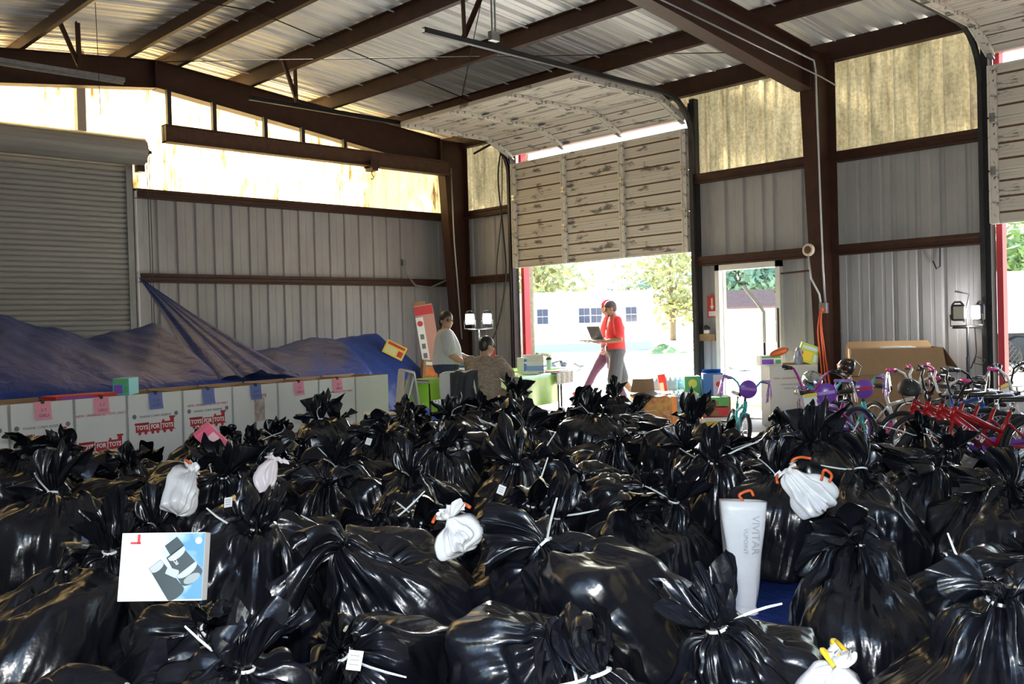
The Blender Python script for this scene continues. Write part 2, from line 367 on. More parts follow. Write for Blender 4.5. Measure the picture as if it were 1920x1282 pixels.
# ------------------------------------------------------------------ sectional doors
m_doorp = mat('peeling_door_paint', (0.60, 0.57, 0.53), 0.55, 0, 0.4, var=1.0, vscale=2.6, stretch=(1, 0.8, 2.6), col2=(0.16, 0.15, 0.15), cut=0.60, bump=0.06)
m_stile = mat('peeling_stile_paint', (0.66, 0.63, 0.59), 0.55, 0, 0.4, var=1.0, vscale=9, col2=(0.07, 0.07, 0.07), cut=0.57)
m_seam = mat('rusty_seam', (0.16, 0.09, 0.045), 0.7, 0, 0.3, var=0.5, vscale=20)
m_trimred = mat('red_door_trim', (0.62, 0.06, 0.08), 0.5)
m_white = mat('white_paint', (0.78, 0.78, 0.76), 0.5, var=0.08, vscale=8)
SECW, SECH = 3.70, 0.605
def section_meshes():
    # local: x across the section's face (0 = inner face, negative = room side), y along, z 0..SECH
    mb = MB(); pr = [(-0.028, 0.0), (-0.028, 0.030), (0, 0.036), (0, 0.118)]
    for c in (0.13, 0.31, 0.49): pr += [(0, c - 0.012), (0.016, c - 0.006), (0.016, c + 0.006), (-0.006, c + 0.014), (-0.006, c + 0.05), (0, c + 0.058), (0, c + 0.09), (-0.004, c + 0.094), (0, c + 0.098)]
    pr = sorted(set(pr), key=lambda q: q[1])
    pr += [(0, SECH - 0.036), (-0.028, SECH - 0.030), (-0.028, SECH)]
    rings = [[(q[0], y, q[1]) for q in pr] + [(0.03, y, SECH), (0.03, y, 0)] for y in (0, SECW)]
    mb.loft(rings, 0, True)
    skin = mb.mesh('door_section', m_doorp)
    sm = MB()
    for c in (0.13, 0.31, 0.49): sm.box2((-0.001, 0.05, c - 0.012), (0.0155, SECW - 0.05, c + 0.010))
    seam = sm.mesh('rust_line', m_seam)
    st = MB(); st.box2((-0.045, -0.045, 0.004), (-0.004, 0.045, SECH - 0.004)); st.box2((-0.060, -0.05, 0.01), (-0.03, -0.03, SECH - 0.01)); st.box2((-0.060, 0.03, 0.01), (-0.03, 0.05, SECH - 0.01))
    hg = MB(); hg.box2((-0.068, -0.03, -0.05), (-0.045, 0.03, 0.05)); hg.tube([(-0.070, -0.035, 0), (-0.070, 0.035, 0)], 0.008, 6)
    return skin, seam, st.mesh('stile', m_stile), hg.mesh('hinge', m_galv)
SEC = section_meshes()
def track_path(y):
    pts = [(11.68, y, 0.02), (11.68, y, 4.0)]
    for k in range(7):
        a = k / 6 * PI / 2; pts.append((11.68 - 0.62 * (1 - math.cos(a)), y, 4.06 + 0.60 * math.sin(a)))
    return pts
def sectional_door(y0, label, tracks, xend=6.7):
    d = empty('sectional_door', (11.68, y0, 0), label=label, cat='garage door', group='raised sectional doors')
    pos = [(11.70, 2.42 + i * 0.61, 0.0) for i in range(3)] + [(11.655, 4.385, -66)] + [(11.09 - i * 0.61, 4.635, -90) for i in range(3)]
    for i, (x, z, ang) in enumerate(pos):
        s = link('door_section', SEC[0], d, (x - 11.68, 0, z), (0, R(ang), 0))
        link('rust_line', SEC[1], s)
        for yy in (0.045, SECW / 3, 2 * SECW / 3, SECW - 0.045):
            link('stile', SEC[2], s, (0, yy, 0)); 
            if i: link('hinge', SEC[3], s, (0, yy, 0))
    tr = MB(); ang = MB()
    for yy in tracks:
        pts = [Vector(q) - Vector((11.68, y0, 0)) for q in track_path(yy)]
        pts.append(Vector((xend - 11.68, yy - y0, 4.68)))
        for a, b in zip(pts[:-1], pts[1:]):
            v = b - a; L = v.length; M = Matrix((v.normalized(), Vector((0, 1, 0)), v.normalized().cross(Vector((0, 1, 0))))).transposed()
            for off in ((0, 0, 0.028), (0, 0, -0.028)): tr.box((a + b) / 2 + M @ Vector(off), (L + 0.01, 0.05, 0.006), 0, M)
            tr.box((a + b) / 2 + Vector((0, 0.025 if yy > y0 + 1 else -0.025, 0)), (L + 0.01, 0.006, 0.06), 0, M)
    tr.build('door_track', m_dark if xend < 7 else m_galv, d)
    return d
sectional_door(D1[0] + 0.01, 'peeling white sectional door raised halfway over the sunlit opening', (8.22, 12.09))
sectional_door(D2[0] + 0.01, 'peeling white sectional door raised halfway, cut off at the right edge', (0.30, 4.18))
def jamb(y, s, label):
    mb = MB(); mb.box2((XW - 0.10, y, 0), (XW + 0.02, y + s * 0.09, 4.66)); mb.box2((XW - 0.135, y, 0), (XW - 0.10, y + s * 0.012, 4.6))
    return tag(mb.build('door_jamb', m_dark), label, None, 'door jambs', 'structure')
jamb(D1[0] - 0.02, -1, 'dark steel jamb between the raised door and the walk door'); jamb(D1[1] + 0.04, 1, 'dark steel jamb near the corner column'); jamb(D2[1] + 0.0, 1, 'dark steel jamb of the half-raised door at right'); jamb(D2[0], -1, 'dark steel jamb on the far side of the right-hand door')
for i, d in enumerate((D1, D2)):
    mb = MB()
    for y, s in ((d[1], -1), (d[0], 1)): mb.box2((XW + 0.03, y, 0), (XW + 0.16, y + s * 0.07, 4.6))
    mb.box2((XW + 0.03, d[0], 4.43), (XW + 0.16, d[1], 4.6))
    tag(mb.build('trim_%d' % (i + 1), m_trimred), 'red outside trim around the %s door opening' % ('wide' if i == 0 else 'right-hand'), None, None, 'structure')
for y in (D1[0] + SECW + 0.0,):
    pass
# hangers of the tracks: steel angles up to the purlins
def hanger(x, y, zt, dx, label, m=m_red):
    mb = MB()
    for dxx, w in ((0, 0.03), (dx, 0.022)):
        a, b = Vector((x, y, 4.69)), Vector((x + dxx, y + 0.02, zt)); v = (b - a); M = v.to_track_quat('Z', 'Y').to_matrix()
        mb.box((a + b) / 2, (2 * w, 0.006, v.length), 0, M); mb.box((a + b) / 2 + M @ Vector((w, w, 0)), (0.006, 2 * w, v.length), 0, M)
    return tag(mb.build('track_hanger', m), label, 'bracket', 'track hangers')
hanger(7.30, 8.22, 5.30, 0.34, 'steel angle hanger holding the near track of the raised door')
hanger(7.45, 12.09, 5.32, -0.22, 'steel angle hanger holding the far track of the raised door')
hanger(4.45, 12.2, 5.30, -0.25, 'steel angle hanger over the girder at upper left')
# hood bar of the opposite door seen at upper left
tb = MB(); tb.box2((0.3, 12.17, 4.65), (5.0, 12.23, 4.70)); tb.box2((0.3, 12.22, 4.62), (5.0, 12.226, 4.70))
tag(tb.build('overhead_track', m_galv), 'grey overhead door track at the upper left', 'track')
# motor rail conduit drop from the ridge
cd = MB()
for dx in (0, 0.05): cd.tube([(7.62 + dx, 8.10, 4.80), (7.62 + dx, 8.10, 5.30)], 0.012, 6)
cd.bevbox((7.645, 8.10, 4.76), (0.13, 0.07, 0.11), 0.008)
tag(cd.build('junction_box', m_galv), 'grey conduit box hanging above the near door track', 'electrical box')

# ------------------------------------------------------------------ roll-up door in the end wall
m_slat = mat('grey_slat_steel', (0.40, 0.40, 0.39), 0.45, 0.1, 0.5, var=0.2, vscale=3, stretch=(0.4, 1, 6))
rd = empty('rollup_door', (RDX1, YW - 0.1, 0), label='grey steel roll-up door with a rounded hood, behind the blue tarp', cat='garage door')
SH = 0.0745
def slat_mesh():
    pr = [(0.004, -0.006), (-0.010, 0.004), (-0.016, 0.016), (-0.017, 0.032), (-0.014, 0.048), (-0.006, 0.060), (0.006, 0.066), (0.008, 0.0745), (0.008, 0.082), (0.013, 0.082), (0.011, 0.064), (0.002, 0.055), (-0.008, 0.03), (0.007, -0.006)]
    mb = MB(); L = RDX1 - RDX0 - 0.06
    mb.loft([[(x, q[0], q[1]) for q in pr] for x in (-L - 0.03, -0.03)]); return mb.mesh('slat', m_slat)
_sl = slat_mesh()
for i in range(53): link('slat', _sl, rd, (0, 0, 0.008 + i * SH))
g = MB()
for s in (0, 1):
    x = -0.02 if s == 0 else -(RDX1 - RDX0) + 0.02
    g.box2((x - 0.045, -0.045, 0), (x + 0.055, -0.035, 3.92)); g.box2((x - 0.045, 0.03, 0), (x + 0.055, 0.04, 3.92)); g.box2((x + (0.045 if s == 0 else -0.045), -0.045, 0), (x + (0.055 if s == 0 else -0.035), 0.04, 3.92))
    g.build('guide_rail', mat('galvanised_guide', (0.34, 0.35, 0.36), 0.5, 0.3, var=0.2), rd); g = MB()
hood = MB(); pr = []
for k in range(11):
    a = R(100 + k * 21.5); pr.append((-0.20 + 0.20 * math.cos(a), 4.09 + 0.20 * math.sin(a)))
pr = [(0.09, 4.27), (-0.16, 4.285)] + [(-0.20 + 0.205 * math.cos(R(a)), 4.085 + 0.2 * math.sin(R(a))) for a in (105, 125, 145, 165, 185, 205, 225, 245)] + [(-0.25, 3.885), (-0.06, 3.90)]
prin = [(q[0] * 0.93 - 0.004, 4.09 + (q[1] - 4.09) * 0.94) for q in reversed(pr)]
hood.loft([[(x, q[0], q[1]) for q in pr + prin] for x in (-(RDX1 - RDX0) - 0.10, 0.13)])
for a in (140, 200): hood.box2((-(RDX1 - RDX0), -0.20 + 0.207 * math.cos(R(a)) - 0.004, 4.085 + 0.205 * math.sin(R(a)) - 0.004), (0.10, -0.20 + 0.207 * math.cos(R(a)) + 0.004, 4.085 + 0.205 * math.sin(R(a)) + 0.004))
hood.build('hood', m_slat, rd)
br = MB(); br.box2((0.135, -0.30, 3.92), (0.155, 0.05, 4.22)); br.box2((0.06, -0.2, 3.80), (0.155, -0.05, 3.92)); br.lathe([(0.07, 0), (0.07, 0.03), (0.05, 0.035), (0.05, 0.06), (0.025, 0.06), (0.025, 0.10)], (0.155, -0.20, 4.09), 10, 0, Matrix.Rotation(PI / 2, 3, 'Y'))
br.build('gear_bracket', m_dark, rd)
ch = MB()
for dx in (0.20, 0.235):
    ch.tube([(dx, -0.16, 4.05), (dx + 0.004, -0.16, 2.5), (dx, -0.16, 0.9)], 0.006, 5)
ch.build('hand_chain', m_dark, rd)
pst = MB().box2((5.02, YW - 0.14, 3.95), (5.14, YW - 0.02, 5.5)).build('wall_post', m_steel); tag(pst, 'pale post behind the roll-up door hood against the glowing sheets', None, None, 'structure')

# ------------------------------------------------------------------ runway girder under the end rafter
cg = empty('runway_girder', (5.95, 13.20, 4.15), label='rusty brown crane girder hung below the end rafter', cat='beam')
mb = MB(); L = 5.3
mb.box2((0, -0.075, 0), (L, 0.075, 0.014)); mb.box2((0, -0.075, 0.236), (L, 0.075, 0.25)); mb.box2((0, -0.01, 0.0), (L, 0.01, 0.25)); mb.box2((0, -0.075, 0), (0.012, 0.075, 0.25))
mb.build('beam', mat('rusty_girder', (0.10, 0.042, 0.022), 0.6, var=0.5, vscale=10, bump=0.1), cg)
for x in (0.09, 0.78, 1.62, 2.28, 3.07):
    zt = rtop(5.95 + x) - 0.385 - (0.027 * x) - 0.01
    MB().box2((x - 0.03, -0.02, 0.25), (x + 0.03, 0.05, zt - 4.15 + 0.01)).build('hanger_post', m_dark, cg)
hk = empty('chain_hoist', (9.55, 13.20, 4.15), label='small rusty chain hoist trolley on the girder', cat='hoist')
mb = MB(); mb.box2((-0.09, -0.10, -0.02), (0.09, -0.075, 0.10)); mb.box2((-0.09, 0.075, -0.02), (0.09, 0.10, 0.10)); mb.box2((-0.06, -0.10, -0.07), (0.06, 0.10, -0.02))
for sx in (-0.05, 0.05):
    for sy in (-1, 1): mb.lathe([(0.035, 0), (0.035, 0.03), (0.02, 0.035)], (sx, sy * 0.085, 0.055), 10, 0, Matrix.Rotation(sy * PI / 2, 3, 'X'))
mb.build('trolley', m_red, hk); MB().tube([(0, 0, -0.07), (0, 0, -0.13), (0.03, 0, -0.16), (0.02, 0, -0.2), (-0.02, 0, -0.2)], 0.009, 6).build('hook', m_dark, hk)

# ------------------------------------------------------------------ walk door: white frame, no leaf in view
wd = empty('door_1', (XW, MD[0], 0), label='white frame of the open walk door', kind='structure')
for a, b in (((-0.09, -0.07, 0), (0.09, 0.0, 2.20)), ((-0.09, MD[1] - MD[0], 0), (0.09, MD[1] - MD[0] + 0.07, 2.20)), ((-0.09, -0.07, 2.12), (0.09, MD[1] - MD[0] + 0.07, 2.20))):
    MB().box2(a, b).build('door_frame', m_white, wd)
MB().box2((-0.0, -0.0, 0), (0.015, 0.02, 2.12)).box2((0.0, MD[1] - MD[0] - 0.02, 0), (0.015, MD[1] - MD[0], 2.12)).build('door_stop', m_white, wd)
MB().box2((-0.08, -0.001, 0), (0.12, MD[1] - MD[0], 0.02)).build('threshold', m_galv, wd)
MB().box2((-0.094, -0.045, 1.0), (-0.088, -0.02, 1.55)).build('weather_strip', m_red, wd)

# ------------------------------------------------------------------ rods, wires, conduits
m_rod = mat('dull_rod', (0.03, 0.022, 0.018), 0.8, 0, 0.2)
def rod(pts, r, label, m=m_rod, name='bracing_rod', cat='rod', n=6, group=None):
    return tag(MB().tube(smooth(pts) if len(pts) > 3 and 'conduit' not in name else pts, r, n).build(name, m, smooth=True), label, cat, group)
rod([(0.4, 9.6, 4.76), (RX, 10.4, 5.27), (11.3, 11.2, 4.74)], 0.008, 'long thin bracing rod crossing under the purlins', group='bracing rods')
rod([(6.0, 13.2, 5.30), (11.4, 6.3, 4.86)], 0.006, 'thin bracing wire running diagonally from the ridge to the walk door column', group='bracing rods')
rod([(11.3, 13.1, 4.84), (6.1, 6.3, 5.30)], 0.006, 'thin bracing wire crossing from the corner column to the ridge', group='bracing rods')
rod([(4.4, 11.5, 5.35), (4.42, 11.5, 4.0), (4.4, 11.5, 3.3)][:2], 0.004, 'single thin wire hanging at the upper left', group='bracing rods')
m_cond = mat('conduit_steel', (0.50, 0.52, 0.54), 0.35, 0.6, 0.5)
rod([(8.0, 5.96, 4.86), (11.12, 5.96, 4.62), (11.2, 5.98, 4.50), (11.3, 5.99, 2.0), (11.36, 6.0, 1.55)], 0.014, 'grey conduit running along the rafter and down the column', m_cond, 'electrical_conduit', 'conduit', 8)
rod([(8.0, 5.97, 4.70), (11.3, 5.97, 4.45), (11.7, 5.97, 4.40)], 0.010, 'second grey conduit along the rafter web', m_cond, 'electrical_conduit', 'conduit', 8)
rod([(11.24, 6.16, 2.2), (11.27, 6.14, 1.9), (11.3, 6.05, 1.7), (11.33, 6.04, 1.5)], 0.013, 'short bent conduit below the round alarm on the column', m_cond, 'electrical_conduit', 'conduit', 8)
rod([(11.30, 13.20, 4.3), (11.33, 13.2, 3.0), (11.45, 13.2, 1.2)], 0.014, 'conduit on the web of the corner column', m_cond, 'electrical_conduit', 'conduit', 8)
al = empty('round_alarm', (11.26, 6.16, 2.27), label='round white alarm with a dark centre on the brown column', cat='alarm')
MA = Matrix.Rotation(-PI / 2, 3, 'Y')
MB().lathe([(0.075, 0), (0.082, 0.02), (0.082, 0.04), (0.07, 0.055)], (0.02, 0, 0), 18, 0, MA).build('housing', mat('cream_plastic', (0.68, 0.64, 0.55), 0.5), al)
MB().lathe([(0.05, 0.055), (0.045, 0.062), (0.012, 0.062), (0.01, 0.075)], (0.02, 0, 0), 16, 0, MA).build('striker', mat('brown_plastic', (0.16, 0.06, 0.03), 0.5), al)
ob = empty('outlet_box', (11.34, 6.0, 1.52), label='grey metal outlet box on the column with orange cords plugged in', cat='electrical box')
MB().bevbox((-0.03, 0, 0), (0.06, 0.10, 0.13), 0.006).build('box', m_galv, ob); m_orange = mat('orange_cord', (0.75, 0.10, 0.02), 0.5)
MB().bevbox((-0.075, 0.0, -0.02), (0.05, 0.035, 0.05), 0.008).build('plug', m_orange, ob)
for k, pts in enumerate(([(11.25, 6.0, 1.48), (11.24, 6.0, 1.3), (11.22, 5.93, 0.8), (11.2, 5.85, 0.3), (11.1, 5.8, 0.01)], [(11.25, 6.0, 1.48), (11.26, 6.02, 1.25), (11.25, 5.98, 0.8), (11.2, 5.9, 0.2), (11.0, 5.7, 0.01)], [(11.25, 6.02, 1.46), (11.24, 6.05, 1.2), (11.22, 6.0, 0.7), (11.15, 5.95, 0.01)])):
    rod(pts, 0.009, 'orange extension cord hanging down the column, %s of three' % ('outer', 'middle', 'inner')[k], m_orange, 'extension_cord', 'cord', 6, 'orange cords')
kb = MB().tube([(11.72, 5.95, 4.72), (11.72, 4.9, 4.86)], 0.022, 4); tag(kb.build('corner_brace', m_red), 'short brown brace under the eave right of the column', 'brace')
kb = MB().tube([(11.60, 12.9, 4.55), (11.7, 12.2, 4.75)], 0.022, 4); tag(kb.build('corner_brace', m_red), 'short brown brace above the corner column', 'brace')
# black cables hanging left of the raised door
rod([(11.62, 12.20, 4.55), (11.60, 12.28, 4.0), (11.62, 12.20, 3.0), (11.6, 12.16, 2.2), (11.5, 12.35, 1.3), (11.35, 12.6, 0.9), (11.3, 12.65, 0.01)], 0.014, 'thick black cable hanging beside the raised door', m_dark, 'hanging_cable', 'cable', 8)
rod([(11.62, 12.18, 4.5), (11.62, 12.24, 3.4), (11.6, 12.4, 2.3), (11.55, 12.4, 0.6), (11.5, 12.38, 0.01)], 0.009, 'thin black cable hanging beside the thick one', m_dark, 'hanging_cable', 'cable', 6)
# outlet and hose on the end wall
oh = empty('wall_outlet', (10.78, YW, 2.63), label='grey outlet with a drooping hose on the end wall', cat='outlet')
MB().bevbox((0, -0.04, 0), (0.07, 0.08, 0.12), 0.008).build('box', m_galv, oh)
MB().tube([(0, -0.06, -0.05), (0.02, -0.09, -0.22), (0.16, -0.16, -0.42), (0.5, -0.18, -0.46), (0.85, -0.2, -0.33), (1.0, -0.25, -0.30)], 0.016, 8).build('hose', mat('grey_hose', (0.30, 0.30, 0.30), 0.5), oh)
# notices and small things right of the raised door
sg = empty('fire_notice', (XW - 0.012, 8.02, 1.62), label='red and white fire extinguisher notice left of the walk door', cat='sign')
MB().box2((0, -0.085, -0.17), (0.006, 0.085, 0.15)).build('board', mat('notice_red', (0.55, 0.07, 0.05), 0.5), sg)
mw = mat('notice_white', (0.8, 0.8, 0.78), 0.5)
MB().box2((-0.002, -0.06, -0.15), (0, 0.06, -0.08)).prism([(-0.002, 0, -0.06), (-0.002, 0.035, 0.0), (-0.002, 0.012, 0.0), (-0.002, 0.012, 0.11), (-0.002, -0.012, 0.11), (-0.002, -0.012, 0.0), (-0.002, -0.035, 0.0)], (0.002, 0, 0)).box2((-0.002, -0.075, -0.16), (0, -0.068, 0.14)).build('arrow', mw, sg)
sh = empty('wall_ledge', (XW, 8.06, 1.16), label='short wooden ledge beside the walk door', cat='shelf'); MB().box2((-0.10, -0.14, -0.05), (-0.005, 0.24, 0.05)).build('board', mat('raw_wood', (0.30, 0.20, 0.10), 0.7, var=0.3, vscale=12), sh)
toy = empty('small_figurine', (XW - 0.07, 8.08, 1.211), label='small dark and white figurine on the wooden ledge', cat='figurine')
MB().bevbox((0, 0, 0.03), (0.04, 0.10, 0.06), 0.015).build('base', m_white, toy); MB().ell((0, 0.01, 0.09), (0.025, 0.04, 0.04)).ell((0, -0.03, 0.08), (0.02, 0.025, 0.03)).build('body', m_dark, toy, True)
rl = MB().tube([(11.75, 6.85, 2.02), (11.60, 6.2, 2.03)], 0.012, 6); tag(rl.build('coat_rail', m_red), 'short rusty bar between the walk door and the column', 'bar')
hk2 = MB().tube([(XW - 0.03, 4.72, 2.24), (XW - 0.04, 4.72, 1.98), (XW - 0.05, 4.76, 1.95), (XW - 0.05, 4.80, 2.05)], 0.009, 6); tag(hk2.build('wall_hook', m_dark), 'dark hook hanging on the wall above the work light', 'hook')
# ------------------------------------------------------------------ outside
m_leafs = [mat('leaf_green', (0.24, 0.36, 0.12), 0.6, var=0.4, vscale=3), mat('leaf_olive', (0.42, 0.44, 0.20), 0.6, var=0.4, vscale=3), mat('leaf_blue_green', (0.22, 0.36, 0.24), 0.6, var=0.4, vscale=3)]
m_bark = mat('bark', (0.24, 0.19, 0.14), 0.9, var=0.4, vscale=10, bump=0.3)
def tree(x, y, h, cr, cz, n, leaf, label, seed, m=0, name='shade_tree', group='trees beyond the yard', spread=.23):
    rg = np.random.RandomState(seed); t = empty(name, (x, y, -0.03), label=label, cat='tree', group=group)
    mb = MB(); mb.tube([(0, 0, 0), (0.1, 0, h * .3), (-0.1, 0.1, h * .6), (0, 0, h * 0.8)], [0.10 * cr * .5 + .08, 0.09 * cr * .4 + .06, .09, .04], 8)
    cl = []
    for k in range(max(6, int(cr * 6))):
        q = rg.normal(size=3); q /= np.linalg.norm(q); q *= rg.uniform(.35, .9); c = np.array([q[0] * cr, q[1] * cr, cz + q[2] * (h - cz)]); cl.append(c)
        mb.tube([(0, 0, h * .35), Vector(c * np.array([.5, .5, 1])) * 0.75, Vector(c)], [.06, .04, .015], 5)
    mb.build('trunk', m_bark, t, True)
    cl = np.array(cl); C = cl[rg.randint(0, len(cl), n)] + rg.normal(size=(n, 3)) * np.array([spread * cr, spread * cr, spread * .7 * cr])
    a = rg.normal(size=(n, 3)); a /= np.linalg.norm(a, axis=1)[:, None]; b = np.cross(a, rg.normal(size=(n, 3))); b /= np.linalg.norm(b, axis=1)[:, None]
    s = leaf * rg.uniform(.6, 1.3, size=(n, 1)); V = np.stack([C - a * s, C + b * s * .45, C + a * s, C - b * s * .45], 1).reshape(-1, 3)
    me = bpy.data.meshes.new('foliage'); me.from_pydata(V.tolist(), [], np.arange(4 * n).reshape(-1, 4).tolist()); me.materials.append(m_leafs[m]); me.update()
    o = link('foliage', me, t); o['kind'] = 'stuff'; return t
def palm(x, y, h, r, label, seed, m=2):
    rg = random.Random(seed); t = empty('cabbage_palm', (x, y, -0.03), label=label, cat='palm', group='palms beyond the yard')
    MB().tube([(0, 0, 0), (0.1, 0.05, h * .5), (0, 0, h)], [.2, .16, .17], 8).build('trunk', m_bark, t, True)
    for k in range(26):
        a, e = rg.uniform(0, 6.28), rg.uniform(-.5, 1.3); mb = MB(); d = Vector((math.cos(a) * math.cos(e), math.sin(a) * math.cos(e), math.sin(e))); c0 = Vector((0, 0, h)); c1 = c0 + d * r * .55
        mb.tube([c0, c1], .015, 4); sd = d.orthogonal().normalized()
        for j in range(-6, 7):
            q = (Matrix.Rotation(j * .22, 3, d.cross(sd)) @ d); tip = c1 + q * r * .5 + Vector((0, 0, -0.22 * r * abs(j) / 6 - .1)); w = d.cross(q) if abs(j) > 0 else sd; w = sd * .035
            mb.add([c1 - w, c1 + w, tip], [(0, 1, 2)])
        mb.build('frond', m_leafs[m], t)
    return t
# crowns between the sun and the side wall (their shade dapples the wall and yard)
tree(20.9, 21.0, 16.5, 2.8, 13.6, 1900, 0.20, 'tall leafy tree beyond the corner of the warehouse, nearest the yard', 3, 0, group='trees beside the warehouse', spread=.10)
tree(18.6, 19.6, 15.0, 2.4, 12.2, 1700, 0.20, 'leafy tree beyond the corner of the warehouse, middle of three', 4, 1, group='trees beside the warehouse', spread=.10)
tree(15.6, 20.6, 13.0, 2.4, 9.6, 1300, 0.20, 'leafy tree beyond the corner of the warehouse, closest to the end wall', 5, 0, group='trees beside the warehouse', spread=.11)
# behind the white building
for i, (d, l, h, cr, n, m, lb) in enumerate([
 (72, 2.0, 9.5, 4.2, 1800, 1, 'pale sunlit tree behind the left part of the white building'), (80, 13.5, 9.0, 4.0, 1600, 1, 'pale tree right of the white building'), (78, -3.0, 8.5, 3.6, 1500, 1, 'low tree behind the left end of the white building'),
 (62, 15.2, 8.2, 2.6, 1500, 2, 'blue-green tree seen through the walk door'), (66, 18.3, 9.5, 3.4, 1700, 1, 'olive tree seen at the right of the walk door'),
 (55, 27.0, 7.0, 3.4, 1800, 0, 'dense tree seen through the right-hand doorway'), (60, 31.0, 8.5, 4.2, 1900, 1, 'olive tree at the right edge of the right-hand doorway')]):
    x, y = 0.69387 * d + 0.7198 * l, 0.7201 * d - 0.69414 * l
    tree(x, y, h, cr, h * .55, n, 0.34, lb, 20 + i, m)
for d, l, h, r, lb in ((68, 8.3, 4.0, 2.0, 'green cabbage palm behind the white building'), (60, 17.6, 4.2, 1.7, 'cabbage palm seen through the walk door')):
    x, y = 0.69387 * d + 0.7198 * l, 0.7201 * d - 0.69414 * l; palm(x, y, h, r, lb, int(d))
# white prefabricated building
m_bwall = mat('white_cladding', (0.80, 0.80, 0.78), 0.6, var=0.06, vscale=3); m_glass = mat('dark_window_glass', (0.05, 0.07, 0.12), 0.1, 0, 0.6)
wbld = empty('white_building', (0.69387 * 55 - 0.7198 * 1.5, 0.7201 * 55 + 0.69414 * 1.5, -0.03), R(-44), 'long white prefabricated building across the yard', 'building')
MB().box2((-1.5, 0, 0.4), (9.7, 6, 3.25)).build('wall', m_bwall, wbld); MB().box2((-1.6, -0.15, 3.25), (9.8, 6.1, 3.4)).build('roof', mat('pale_roof', (0.7, 0.7, 0.68), 0.6), wbld); MB().box2((-1.45, 0.05, 0), (9.65, 5.9, 0.4)).build('skirting', mat('grey_skirting', (0.5, 0.5, 0.5), 0.7), wbld)
for x in (2.45, 3.3, 5.7, 6.4, 8.4):
    f = MB().box2((x - 0.36, -0.04, 1.55), (x + 0.36, 0, 2.5)).build('window', m_bwall, wbld)
    for a in (0, 1):
        for b in (0, 1): MB().box2((x - 0.31 + a * .32, -0.06, 1.6 + b * .44), (x - 0.01 + a * .32, -0.035, 2.0 + b * .44)).build('pane', m_glass, f)
# shed seen through the walk door
sx, sy = 0.69387 * 36 + 0.7198 * 9.2, 0.7201 * 36 - 0.69414 * 9.2
shd = empty('garden_shed', (sx, sy, -0.03), R(-44), 'pale shed with a brown gabled roof seen through the walk door', 'shed')
MB().box2((-1.0, 0, 0), (0.75, 1.6, 1.95)).build('wall', mat('pale_shed_wall', (0.72, 0.72, 0.70), 0.7), shd)
mb = MB()
for s in (1, -1): mb.prism([(-1.15, 0.8, 2.55), (-1.15, 0.8 + s * 1.0, 1.9), (-1.15, 0.8 + s * 1.0, 1.97), (-1.15, 0.8, 2.63)], (2.05, 0, 0))
mb.build('roof', mat('brown_shingle', (0.20, 0.12, 0.10), 0.8, var=0.3, vscale=9), shd)
MB().prism([(0.75, 0.05, 1.9), (0.75, 1.55, 1.9), (0.75, 0.8, 2.5)], (-1.7, 0, 0)).build('gable', m_bwall, shd); MB().box2((-0.5, -0.03, 0), (0.1, 0, 1.7)).build('door', m_bwall, shd)
# box truck through the right-hand doorway
tx, ty = 0.69387 * 27 + 0.7198 * 14.6, 0.7201 * 27 - 0.69414 * 14.6
tk = empty('box_trailer', (tx, ty, -0.03), R(-44), 'white box trailer parked beyond the right-hand doorway', 'trailer')
MB().bevbox((0.5, 1, 1.75), (4.2, 2.2, 1.75), 0.05).build('body', m_bwall, tk); MB().box2((-1.4, 0.1, 0.72), (2.4, 1.9, 0.88)).build('chassis', m_dark, tk)
for x in (-0.95, -0.25, 1.9):
    for yy in (0.0, 1.75): MB().lathe([(0.18, 0), (0.36, 0.01), (0.40, 0.05), (0.40, 0.2), (0.36, 0.24), (0.18, 0.25)], (x, yy + 0.25, 0.40), 18, 0, Matrix.Rotation(PI / 2, 3, 'X')).build('wheel', m_dark, tk)
for k, z in enumerate((4.3, 5.0)):
    rod([(18, 34, z + .5), (30, 22, z), (44, 8, z + .5)], 0.02, '%s power line crossing beyond the doorway' % ('lower', 'upper')[k], m_galv, 'power_line', 'wire', 5)
# gravel heaps and tufts in the yard
def mound(d, l, r, h, m, name, label, cat, seed):
    rg = np.random.RandomState(seed); ph = rg.uniform(0, 6, 8)
    def fn(u, v):
        a = 2 * PI * u; q = r * v * (1 + .18 * math.sin(3 * a + ph[0]) + .1 * math.sin(7 * a + ph[1])); z = h * (1 - v) ** .8 * (1 + .3 * math.sin(5 * a + 9 * v + ph[2])) + 0.04 * math.sin(23 * a + 31 * v) * (1 - v)
        return (q * 1.6 * math.cos(a), q * math.sin(a), max(z, -0.02))
    x, y = 0.69387 * d + 0.7198 * l, 0.7201 * d - 0.69414 * l
    o = MB().grid(fn, 40, 10).build(name, m, None, True, (x, y, -0.03)); return tag(o, label, cat)
m_grav = mat('grey_gravel', (0.30, 0.28, 0.25), 0.95, var=0.6, vscale=9, bump=0.6, bscale=12)
mound(28, 1.4, 1.6, 0.30, m_grav, 'gravel_heap', 'low grey gravel heap left of the walking men', 'gravel heap', 1)
mound(27, 5.6, 0.9, 0.22, m_grav, 'gravel_heap', 'small gravel heap near the right jamb of the wide opening', 'gravel heap', 2)
mound(40, 1.0, 1.6, 0.25, mat('dry_weeds', (0.35, 0.28, 0.10), 0.9, var=0.5, vscale=10), 'weed_patch', 'yellowish weeds in front of the white building', 'weeds', 3)
mound(46, 7.3, 0.9, 0.35, m_leafs[0], 'low_shrub', 'low green shrub at the right end of the white building', 'shrub', 4)
